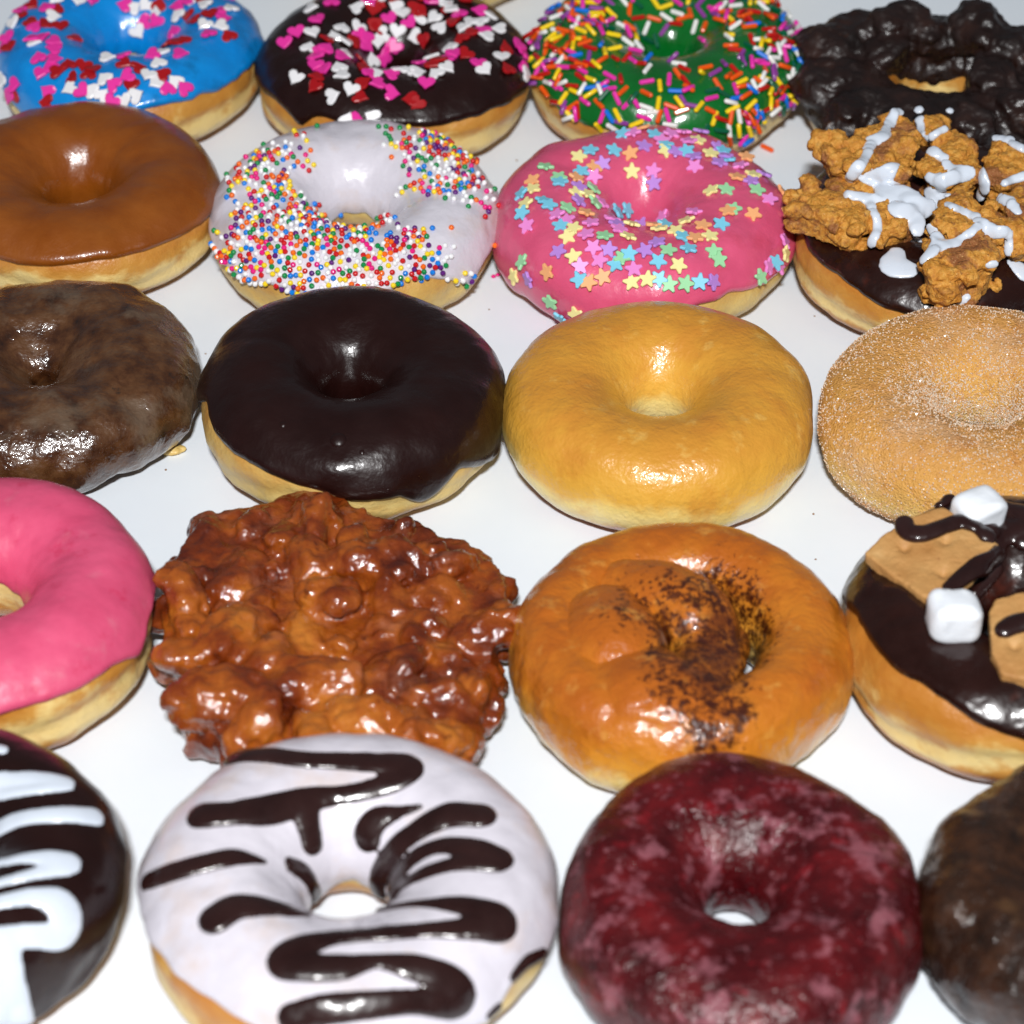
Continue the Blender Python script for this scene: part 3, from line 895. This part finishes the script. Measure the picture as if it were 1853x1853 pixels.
W = [[(990, 750, 60), (1080, 760, 55), (1150, 830, 55), (1170, 900, 50)],
     [(980, 770, 60), (920, 900, 85), (830, 960, 80), (790, 1060, 60), (730, 1130, 80), (680, 1200, 60)],
     [(740, 1180, 80), (900, 1180, 120), (980, 1110, 70)], [(800, 1210, 90), (900, 1220, 150), (960, 1300, 190), (1060, 1350, 190), (1150, 1400, 150), (1240, 1370, 80)],
     [(660, 1310, 60), (760, 1320, 70), (850, 1350, 90)], [(800, 1350, 60), (860, 1450, 50), (870, 1540, 55), (830, 1630, 60)],
     [(1000, 1400, 120), (1110, 1460, 130), (1140, 1540, 90), (1150, 1610, 90)],
     [(1200, 1400, 80), (1290, 1330, 75), (1340, 1310, 40)],
     [(1220, 930, 50), (1290, 880, 40), (1440, 825, 45), (1520, 880, 50), (1570, 970, 85), (1690, 930, 50), (1853, 1000, 60)],
     [(1240, 1010, 80), (1320, 1080, 55), (1370, 1140, 90), (1480, 1160, 90), (1380, 1190, 90), (1280, 1220, 80), (1220, 1190, 60)], [(1290, 1190, 60), (1300, 1270, 60)],
     [(1340, 1370, 40), (1440, 1420, 60), (1560, 1490, 70), (1650, 1560, 90), (1740, 1560, 60), (1750, 1690, 50)],
     [(1540, 1520, 50), (1420, 1620, 60), (1290, 1650, 90), (1180, 1740, 60)], [(1230, 1530, 60), (1280, 1610, 100)],
     [(1690, 1330, 60), (1760, 1360, 70), (1810, 1420, 50)], [(1720, 1230, 40), (1853, 1180, 60)],
     [(1000, 1700, 110), (980, 1780, 190), (1080, 1810, 130)], [(1570, 1180, 110), (1590, 1230, 110), (1570, 1290, 120)], [(1780, 1760, 80), (1853, 1830, 120), (1920, 1850, 120)], [(1620, 1780, 40), (1650, 1770, 50)],
     [(1410, 2060, 40), (1440, 2020, 45), (1470, 1990, 40)]]
pr = []
for w in W:
    pr += stroke_prims(zpts([(x_, y_, w_ * 0.88) for x_, y_, w_ in w], Z4, 1353, 0), drop_bvh, 0.26, 0.0, 3)
me = union(pr, 0.00055, 5)
shift(me, R.loc)
for m in cm:
    shift(m, R.loc)
    link('cake_crumb', m, e, M_CRUMB)
link('drizzle', me, e, M_WDRIZ)

# -- glazed chocolate cake donut at left
R = Ring(-205, 363, y0=502, t=0.0265, rh=0.045, seed=9, irr=0.014, low=0.0016, mid=0.0009, midf=110, nt=2.3, ni=1.6)
e = thing('chocolate_cake_donut', 'glazed brown chocolate cake donut at the left edge, shiny and craggy', R.loc)
link('cake', R.mesh('cake'), e, M_CAKE)

# -- chocolate iced donut
R = Ring(361, 907, y0=530, t=0.03, rh=0.105, seed=10, crease=0.0005, asp=1.0)
e, ic = iced('chocolate_iced_donut', 'smooth dark chocolate iced ring donut without any topping', R, M_CHOC,
             [(379, 662), (382, 727), (401, 791), (444, 827), (521, 866), (586, 885), (641, 900), (722, 895), (764, 905), (785, 918), (797, 926), (822, 924), (840, 905), (864, 869), (887, 824), (903, 765)], dough_m=M_DOUGHP, phi_in=225, jitter=1.5, T=0.0018, lump=0.00025, lumpf=70)
pr = []
for x, y, w in ((612, 796, 34), (655, 818, 13), (512, 768, 16)):
    loc, nrm, _, d = hit(x, y, R.ibvh)
    s = w / 2 * d / FPX
    pr.append(ellipsoid(np.array(loc) - np.array(nrm) * s * 0.25, (s, s, s * 0.6), Vector((0, 0, 1)).rotation_difference(nrm).to_matrix()))
me = union(pr, 0.0004, 3); shift(me, R.loc)
link('icing_bubble', me, ic, M_CHOC)

# -- glazed donut
R = Ring(909, 1477, y0=546, t=0.0305, rh=0.098, seed=11, low=0.0008, mid=0.00022, nt=2.4, ni=2.0, irr=0.006)
e = thing('glazed_donut', 'plain golden glazed ring donut', R.loc)
link('dough', R.mesh('dough'), e, M_GLAZED)

# -- cinnamon sugar donut
R = Ring(1479, 2060, y0=556, t=0.03, rh=0.098, seed=12, low=0.0010, mid=0.0003)
SUG = R
e = thing('cinnamon_sugar_donut', 'donut rolled in grainy cinnamon sugar at the right edge', R.loc)
link('dough', R.mesh('dough'), e, M_SUGARD)
oct_v = np.array([(1, 1, 1), (-1, -1, 1), (-1, 1, -1), (1, -1, -1)], float)
cube_v = np.array([(x, y, z) for x in (-1, 1) for y in (-1, 1) for z in (-1, 1)], float) / 1.4
cube_f = [(0, 1, 3, 2), (4, 6, 7, 5), (0, 4, 5, 1), (2, 3, 7, 6), (0, 2, 6, 4), (1, 5, 7, 3)]
nS = 46000
iu = rng.integers(0, NU, nS); iv = rng.integers(0, NV, nS)
fu, fv = rng.uniform(0, 1, nS)[:, None], rng.uniform(0, 1, nS)[:, None]
Pq = (R.P[iu, iv] * (1 - fu) + R.P[(iu + 1) % NU, iv] * fu) * (1 - fv) + (R.P[iu, (iv + 1) % NV] * (1 - fu) + R.P[(iu + 1) % NU, (iv + 1) % NV] * fu) * fv
Nq = R.N[iu, iv]
keep = (Pq[:, 2] > 0.001) & (fbm(Pq * 150, 3, 3) > rng.uniform(-1.3, 0.7, nS))
Pq, Nq = Pq[keep], Nq[keep]
V, F, K = [], [], []
for i in range(len(Pq)):
    q = np.array(Quaternion(rng.normal(size=4)).normalized().to_matrix())
    s = rng.uniform(0.00011, 0.00026)
    V.append((cube_v * s * np.array([1, 1, rng.uniform(0.7, 1.3)])) @ q.T + Pq[i] + Nq[i] * s * 0.4 - R.loc)
    F += [tuple(k + 8 * i for k in f) for f in cube_f]
    K += [0 if rng.uniform() < 0.6 else 1] * 6
me = np_mesh('sugar_grains', np.concatenate(V), F)
def grain_mat(name, c, rough, tr):
    m = plain(name, c, rough, 0.0)
    m.node_tree.nodes['Principled BSDF'].inputs['Transmission Weight'].default_value = tr
    return m
me.materials.append(grain_mat('clear_sugar', (242, 224, 202), 0.15, 0.2)); me.materials.append(grain_mat('cinnamon_sugar', (214, 168, 122), 0.3, 0.0))
me.polygons.foreach_set('material_index', K)
o = link('sugar_grains', me, e, smooth=False)
o['kind'] = 'stuff'

# -- pink iced donut
R = Ring(-318, 279, y0=874, t=0.032, rh=0.125, seed=13, crease=0.0008, low=0.0010)
e, ic = iced('pink_iced_donut', 'plain bright pink iced donut at the left edge', R, M_PINK,
             [(0, 1284), (56, 1275), (112, 1253), (157, 1230), (194, 1200), (225, 1188), (247, 1186), (256, 1157), (256, 1129), (268, 1100), (278, 1070)], phi_in=178, jit_in=10, jitter=1.2, T=0.0019)

# -- apple fritter
F0 = on_plane(600, 1150, 0.012)
ft = thing('apple_fritter', 'lumpy reddish brown glazed apple fritter', (F0[0], F0[1], 0), cat='fritter')
outl = [(275, 1130), (285, 1060), (330, 985), (395, 935), (470, 925), (520, 905), (570, 890), (625, 905), (650, 945), (760, 955), (800, 985), (850, 990), (880, 1030), (925, 1045), (932, 1120), (915, 1200), (885, 1260), (890, 1310), (850, 1345), (790, 1365), (740, 1375), (600, 1385), (450, 1385), (380, 1365), (335, 1290), (285, 1215)]
pr = []
ol = np.array([on_plane(x, y, 0.013)[:2] for x, y in outl])
cen = ol.mean(0)
pr.append(slab(cen + (ol - cen) * 0.955, 0.001, 0.018, 0.08))
tints = [0.35]; cents = [np.array([*cen, 0.0])]
def lumpf(c, r, tint, tl=0.3, warp=0.16):
    ax = Matrix.Rotation(rng.uniform(0, 6.28), 3, 'Z') @ Matrix.Rotation(rng.normal() * tl, 3, 'X') @ Matrix.Rotation(rng.normal() * tl, 3, 'Y')
    pr.append(chunk(c, r, ax, int(rng.integers(9999)), warp, 0.9)); cents.append(np.array(c)); tints.append(tint)
for i in range(len(ol)):
    p = ol[i] * 0.7 + ol[(i + 1) % len(ol)] * 0.3
    q = cen + (p - cen) * rng.uniform(0.84, 0.90)
    s = rng.uniform(0.0070, 0.0090)
    lumpf((q[0], q[1], rng.uniform(0.008, 0.013)), (s * 1.25, s * 0.75, s * 0.72), rng.uniform(0.0, 0.4))
big = [(430, 1030, 72, .6), (560, 1010, 52, .45), (590, 935, 50, .35), (690, 1000, 76, .6), (760, 1010, 60, .55), (600, 1062, 50, .95), (700, 1080, 54, .5), (805, 1070, 52, .7),
       (882, 1120, 62, .75), (420, 1125, 78, .75), (340, 1115, 46, .6), (352, 1172, 50, .6), (545, 1140, 60, .7), (690, 1135, 44, .45), (792, 1175, 46, .85), (770, 1120, 44, .3),
       (570, 1220, 78, .7), (690, 1225, 66, .6), (400, 1240, 72, .6), (465, 1290, 56, .75), (345, 1230, 46, .4), (640, 1290, 64, .9), (715, 1300, 52, .6), (575, 1315, 46, .8), (800, 1255, 60, .4), (855, 1240, 40, .5), (800, 1325, 58, .7), (480, 1180, 52, .6), (510, 960, 46, .3), (825, 1010, 36, .25), (740, 1185, 36, .2), (330, 1060, 48, .35), (475, 1075, 40, .4)]
for x, y, w, tn in big:
    z = 0.0215 + rng.uniform(-0.003, 0.004)
    c = on_plane(x, y, z)
    s = w * 0.92 / 6600
    lumpf((c[0], c[1], z - s * 0.50), (s * 1.35, s * 0.80, s * 0.74), tn * rng.uniform(0.8, 1.15), 0.3, 0.2)
for k in range(46):
    w = math.sqrt(rng.uniform(0, 1)) * 0.95
    p = cen + (ol[rng.integers(len(ol))] - cen) * w
    s = rng.uniform(0.0018, 0.0040)
    lumpf((p[0], p[1], 0.0235 - 0.010 * w ** 3 + rng.uniform(-0.004, 0.001)), (s * 1.4, s, s * 0.9), rng.uniform(0.0, 0.5))
me = union(pr, 0.0007, 4, 0.5)
displace(me, 0.0009, 130, 3, 21); displace(me, 0.00045, 330, 3, 22)
V, _ = mesh_np(me)
V[:, 2] = np.maximum(V[:, 2], 0.0004)
set_co(me, V)
CT = np.array(cents[1:]); TT = np.array(tints[1:])
tin = np.empty(len(V))
for a in range(0, len(V), 8000):
    d = np.linalg.norm(V[a:a + 8000, None, :] - CT[None], axis=-1)
    w = 1 / (d ** 4 + 1e-12)
    tin[a:a + 8000] = (w * TT).sum(1) / w.sum(1)
add_attr(me, 'tint', tin)
shift(me, np.array([F0[0], F0[1], 0]))
link('fried_dough_lumps', me, ft, M_FRITTER)

# -- cinnamon roll
R = Ring(922, 1545, y0=948, t=0.0295, rh=0.225, seed=15, low=0.001, asp=0.99, nt=2.3, ni=2.2)
rl = thing('cinnamon_roll', 'glazed twisted cinnamon roll dusted with dark cinnamon', R.loc, cat='cinnamon roll')
CINF = ((1290, 1170, 55, 45, .42), (1340, 1110, 45, 70, .34), (1215, 1190, 40, 50, .30), (1230, 1090, 55, 60, .24), (1130, 1120, 70, 60, .20), (1250, 1230, 60, 45, .36), (1330, 1290, 60, 50, .30), (1270, 1340, 60, 40, .28),
        (1310, 1040, 60, 50, .22), (1180, 1270, 80, 50, .16), (1390, 1150, 50, 60, .22), (1300, 1250, 30, 60, .3), (1110, 1070, 60, 50, .14), (1200, 1020, 60, 40, .14))
def rope(pts, zf, lim=0.0385):
    out = []
    for x, y, r, z in catmull(pts, 8):
        c = on_plane(x, y, z)
        s = r / 6300
        v = c[:2] - R.loc[:2]
        k = np.linalg.norm(v)
        if k + s > lim:
            v = v * (lim - s) / k
        out.append(ellipsoid((R.loc[0] + v[0], R.loc[1] + v[1], z - s * zf), (s, s, s * zf)))
    return out
def coil(name, prims, seed):
    me = union(prims, 0.0006, 6, 0.5)
    displace(me, 0.0004, 110, 3, seed)
    V, _ = mesh_np(me)
    V[:, 2] = np.maximum(V[:, 2], 0.0004); set_co(me, V)
    px, py, _ = project(V)
    cin = np.full(len(V), -0.19); sm = np.full(len(V), -0.30)
    for (x, y, sx, sy, a) in CINF:
        cin += 0.8 * a * np.exp(-((px - x) / sx / 1.2) ** 2 - ((py - y) / sy / 1.2) ** 2)
    for (x, y, sx, sy, a) in ((1270, 1175, 75, 50, .48), (1320, 1130, 40, 70, .34), (1250, 1240, 70, 40, .30), (1200, 1130, 16, 60, .3), (1300, 1260, 45, 60, .26), (1300, 1060, 50, 40, .16), (1260, 1330, 40, 30, .2)):
        sm += a * np.exp(-((px - x) / sx) ** 2 - ((py - y) / sy) ** 2)
    add_attr(me, 'cin', np.minimum(cin, 0.10)); add_attr(me, 'smear', np.minimum(sm, 0.16))
    add_attr(me, 'hh', np.clip(V[:, 2] / 0.032, 0, 1.1))
    shift(me, R.loc)
    return link(name, me, rl, M_ROLL)
pl = np.array([on_plane(x, y, 0.010)[:2] for x, y in ((1060, 1130), (1150, 1050), (1260, 1050), (1340, 1090), (1352, 1160), (1330, 1200), (1300, 1290), (1200, 1320), (1060, 1270))])
coil('outer_coil', [(R.P.reshape(-1, 3), [list(f) for f in RING_FACES]), slab(pl, 0.002, 0.016)], 15)
coil('inner_coil', rope([(1098, 1085, 80, .0335), (1108, 1108, 88, .0350), (1116, 1126, 84, .0345)], .80), 16)
coil('middle_coil', rope([(1130, 1030, 56, .0300), (1195, 1034, 66, .0335), (1245, 1062, 70, .0335), (1275, 1110, 62, .0305), (1290, 1160, 56, .028)], .80), 17)
coil('front_coil', rope([(1300, 1140, 54, .0265), (1280, 1180, 62, .0290), (1240, 1225, 70, .0315), (1190, 1262, 82, .0335), (1130, 1285, 90, .0335), (1070, 1280, 86, .0315), (1030, 1250, 76, .0285)], .62, 0.0395), 18)

# -- s'mores donut
Z5 = 353 / 1168
R = Ring(1523, 2165, y1=1418, t=0.032, rh=0.11, seed=16, crease=0.0008)
e, ic = iced('cracker_marshmallow_donut', 'chocolate iced donut topped with graham crackers and marshmallows', R, M_CHOC2,
             [(1524, 1071), (1530, 1078), (1554, 1120), (1588, 1162), (1621, 1201), (1669, 1238), (1718, 1271), (1772, 1304), (1853, 1334)], phi_in=215, jitter=1.5)
def tablet(poly, z_at, th, seed, vox=0.0005):
    pl = np.array([on_plane(1500 + x * Z5, 860 + y * Z5, z)[:2] for (x, y, z) in poly])
    z = np.array([p[2] for p in poly])
    V_, F_ = slab(pl, z - th, z)
    me = union([(V_, F_)], vox, 3)
    displace(me, 0.00022, 260, 2, seed); displace(me, 0.00010, 1300, 2, seed + 1)
    return me
crackers = [tablet([(215, 465, .0350), (330, 350, .0365), (480, 255, .038), (680, 180, .0385), (870, 300, .038), (1020, 415, .037), (830, 640, .0365), (700, 700, .0362), (600, 745, .0358), (400, 610, .0353)], 0, .0038, 71),
            tablet([(960, 820, .037), (1000, 740, .038), (1168, 690, .039), (1320, 800, .0385), (1250, 1230, .036), (1040, 1190, .0355), (975, 1060, .036)], 0, .004, 73)]
for k, m in enumerate(crackers):        # docking holes
    V, N = mesh_np(m)
    for (x, y) in ((455, 420), (700, 400), (690, 570), (1110, 1010)):
        c = on_plane(1500 + x * Z5, 860 + y * Z5, 0.037)
        d2 = (V[:, 0] - c[0]) ** 2 + (V[:, 1] - c[1]) ** 2
        V[:, 2] -= 0.0013 * np.exp(-d2 / (2 * 0.0011 ** 2)) * (N[:, 2] > 0.3)
    set_co(m, V)
sb = bvh_of(crackers + [np_mesh('t', R.iP.reshape(-1, 3), grid_faces(NU, 60, False))])
def mallow(x, y, sx, sy, sz, rz, tilt, seed):
    loc, nrm, _, d = hit(1500 + x * Z5, 860 + y * Z5, sb)
    b = bmesh.new(); bmesh.ops.create_cube(b, size=2)
    bmesh.ops.bevel(b, geom=b.edges[:] + b.verts[:], offset=0.62, segments=6, profile=0.55, affect='EDGES')
    bmesh.ops.triangulate(b, faces=b.faces[:])
    bmesh.ops.subdivide_edges(b, edges=b.edges[:], cuts=1, use_grid_fill=True)
    q = Vector((0, 0, 1)).rotation_difference(Vector(nrm).lerp(Vector((0, 0, 1)), 0.5)).to_matrix()
    M = Matrix.Translation(loc + Vector((0, 0, sz * 0.80))) @ (q @ Matrix.Rotation(tilt, 3, 'X') @ Matrix.Rotation(rz, 3, 'Z')).to_4x4() @ Matrix.Diagonal((sx, sy, sz, 1))
    bmesh.ops.transform(b, matrix=M, verts=b.verts)
    me = bpy.data.meshes.new('marshmallow'); b.to_mesh(me); b.free()
    displace(me, 0.0006, 160, 2, seed)
    return me
m1 = mallow(880, 290, .0066, .0058, .0052, 0.5, 0.05, 3)
m2 = mallow(735, 925, .0066, .0058, .0056, 0.12, 0.0, 4)
sb2 = bvh_of(crackers + [np_mesh('t', R.iP.reshape(-1, 3), grid_faces(NU, 60, False))])
pr = []
for w in ([(640, 160, 70), (540, 185, 80), (455, 275, 80), (475, 345, 85), (570, 355, 85), (700, 310, 80), (800, 285, 75), (900, 330, 70), (980, 380, 90), (1168, 330, 110)],
          [(670, 185, 50), (780, 130, 55), (900, 110, 60), (1050, 200, 70), (1168, 250, 120), (1300, 300, 100)],
          [(1010, 465, 75), (940, 520, 95), (820, 600, 80), (720, 680, 60)], [(1000, 560, 60), (930, 650, 55), (880, 710, 50)],
          [(1050, 930, 80), (1110, 900, 100), (1200, 880, 100)], [(1050, 300, 60), (1168, 400, 90)]):
    pr += stroke_prims(zpts([(x_, y_, w_ * 1.15) for x_, y_, w_ in w], Z5, 1500, 860), sb2, 0.55, 0.0004, 3)
me = union(pr, 0.0005, 5); shift(me, R.loc)
for m in crackers:
    shift(m, R.loc); link('graham_cracker', m, e, M_GRAHAM)
for m in (m1, m2):
    shift(m, R.loc); link('marshmallow', m, e, M_MALLOW)
link('drizzle', me, e, M_CDRIZ)

# -- chocolate donut with white stripes
Z6 = 320 / 1092
R = Ring(-440, 222, y0=1330, t=0.032, rh=0.12, seed=17, crease=0.0004, low=0.0007, irr=0.006)
e, ic = iced('white_striped_chocolate_donut', 'chocolate iced donut with thick white icing stripes at the bottom left', R, M_CHOC,
             [(220, 1647), (205, 1685), (176, 1735), (141, 1776), (100, 1808), (59, 1837)], phi_in=220, jitter=1.0, T=0.0018)
pr = []
for w in ([(-260, 150, 60), (-100, 140, 60), (15, 160, 60)],
          [(-400, 420, 80), (-150, 350, 80), (0, 340, 80), (250, 335, 90), (400, 365, 110)], [(400, 375, 100), (200, 410, 60), (-50, 450, 60), (-300, 500, 60)],
          [(580, 572, 120), (400, 560, 115), (150, 580, 100), (0, 640, 100), (-150, 730, 90), (-400, 780, 80)],
          [(430, 860, 130), (300, 830, 110), (150, 830, 70), (0, 860, 60), (-300, 930, 60)], [(400, 880, 120), (200, 930, 70), (0, 980, 60), (-300, 1050, 60)],
          [(-300, 1180, 100), (0, 1100, 90), (220, 1070, 110), (370, 1120, 180), (410, 1230, 190), (370, 1310, 150), (200, 1310, 130), (0, 1320, 120), (-250, 1380, 120)],
          [(60, 1330, 120), (50, 1450, 150), (60, 1600, 170), (80, 1720, 190), (90, 1840, 200), (95, 1900, 200)], [(-60, 1350, 120), (-60, 1500, 160), (-50, 1700, 180), (-40, 1880, 180)]):
    pr += stroke_prims(zpts(w, Z6, 0, 1310), R.ibvh, 0.26, 0.0, 3)
me = union(pr, 0.00055, 6); shift(me, R.loc)
link('drizzle', me, e, M_WDRIZ)

# -- white donut with chocolate drizzle
Z7 = 800 / 1853
R = Ring(256, 998, y0=1338, t=0.031, rh=0.115, seed=18, low=0.0008, irr=0.006, crease=0.0004, ni=1.8)
e, ic = iced('chocolate_drizzled_white_donut', 'white iced donut with wavy dark chocolate drizzle', R, M_WHITE,
             [(262, 1630), (282, 1703), (316, 1750), (394, 1811), (472, 1853), (878, 1845), (921, 1770), (955, 1738), (978, 1726), (994, 1677)], phi_in=186, jit_in=12, jitter=1.5, T=0.0018)
pr = []
for w in ([(410, 150, 95), (550, 130, 80), (750, 150, 70), (1000, 160, 75), (1160, 175, 100), (1170, 210, 90), (1080, 255, 70), (920, 295, 60), (760, 315, 80), (600, 360, 110), (450, 375, 100), (320, 385, 110)],
          [(740, 340, 100), (760, 430, 80), (775, 500, 75)], [(85, 660, 60), (180, 625, 75), (300, 590, 75), (440, 560, 70), (520, 565, 40), (575, 578, 12)],
          [(375, 815, 120), (450, 770, 110), (560, 765, 90), (680, 785, 60), (750, 800, 30)], [(685, 590, 50), (740, 625, 60), (785, 700, 50), (800, 790, 50)],
          [(1225, 348, 14), (1140, 370, 40), (1050, 400, 80), (1010, 450, 90), (1010, 485, 80)],
          [(1480, 385, 105), (1350, 385, 100), (1230, 440, 80), (1120, 530, 80), (1060, 640, 80), (1050, 720, 60)],
          [(1555, 565, 100), (1450, 520, 80), (1300, 515, 60), (1180, 580, 60), (1110, 690, 60)], [(1540, 580, 90), (1400, 585, 60), (1260, 620, 50), (1150, 680, 50), (1110, 740, 40)],
          [(1060, 780, 25), (1200, 755, 30), (1350, 755, 60), (1470, 780, 90), (1555, 835, 130), (1430, 855, 80), (1250, 865, 60), (1050, 880, 70), (850, 900, 70), (700, 950, 110), (660, 1005, 110), (760, 1020, 100), (900, 1020, 90), (1050, 995, 50), (1200, 1020, 90), (1340, 1060, 90), (1400, 1130, 100), (1370, 1180, 90), (1200, 1165, 80), (1000, 1180, 90), (820, 1200, 100), (690, 1230, 90)],
          [(1740, 965, 40), (1670, 1000, 40), (1620, 1060, 30)], [(1690, 1070, 30), (1620, 1130, 25), (1520, 1220, 25)]):
    pr += stroke_prims(zpts([(x_, y_, w_ * 1.12) for x_, y_, w_ in w], Z7, 230, 1310), R.ibvh, 0.36, 0.0, 2)
me = union(pr, 0.0005, 5); shift(me, R.loc)
link('drizzle', me, e, M_CDRIZ)

# -- red velvet cake donut
R = Ring(1005, 1667, y0=1372, t=0.031, asp=1.05, rh=0.085, seed=19, low=0.0014, mid=0.0006, midf=110, irr=0.012, nt=2.4, ni=1.9)
e = thing('red_velvet_donut', 'dark red glazed cake donut with a white bloom', R.loc)
link('cake', R.mesh('cake'), e, M_MAROON)

# -- dark chocolate cake donut at bottom right
R = Ring(1652, 2330, y0=1378, t=0.032, rh=0.10, seed=20, low=0.0014, mid=0.0010, midf=110, irr=0.016, nt=2.4, ni=1.7)
e = thing('dark_chocolate_cake_donut', 'very dark craggy chocolate cake donut in the bottom right corner', R.loc)
link('cake', R.mesh('cake'), e, M_DARKCAKE)

# -- small strays on the paper
o = bpy.data.objects.new('stray_sprinkle', RODC[1]); COL.objects.link(o)
o.location = on_plane(1388, 270, 0.0004); o.rotation_euler = (0, 0, -0.75)
o['label'] = 'single orange rod sprinkle lying on the paper beside the green donut'; o['category'] = 'sprinkle'
me = union([ellipsoid((0, 0, 0.0014), (0.0034, 0.0022, 0.0014)), ellipsoid((0.0024, 0.0008, 0.0012), (0.002, 0.0016, 0.0012))], 0.0004, 2)
displace(me, 0.0003, 500, 2, 8)
o = link('cake_crumb_stray', me, None, M_DOUGHP)
o.name = 'nut_crumb'
add_attr(me, 'hh', np.full(len(me.vertices), 0.55))
o.location = on_plane(310, 816, 0.001); o.location.z = 0.0
o['label'] = 'small pale yellow crumb beside the chocolate cake donut'; o['category'] = 'crumb'
SPECK = bead_mesh('speck', 0.00035); SPECK.materials.append(plain('speck', (150, 120, 96), 0.7, 0))
for x, y, lb in ((1474, 572, 'below the crumb topped donut'), (1472, 930, 'between the glazed donut and the cinnamon sugar donut'), (1476, 1012, 'right of the cinnamon roll top'), (885, 560, 'left of the star sprinkle donut'),
                 (372, 640, 'just left of the chocolate iced donut'), (300, 850, 'below the chocolate cake donut'), (1560, 1480, 'above the dark chocolate cake donut'), (935, 290, 'between the sugar bead and star donuts')):
    o = bpy.data.objects.new('paper_speck', SPECK); COL.objects.link(o)
    o.location = on_plane(x, y, 0.0002); o.scale = (1, rng.uniform(0.7, 1.6), 0.5)
    o['label'] = 'tiny brown speck on the paper ' + lb; o['category'] = 'crumb'; o['group'] = 'specks on the paper'
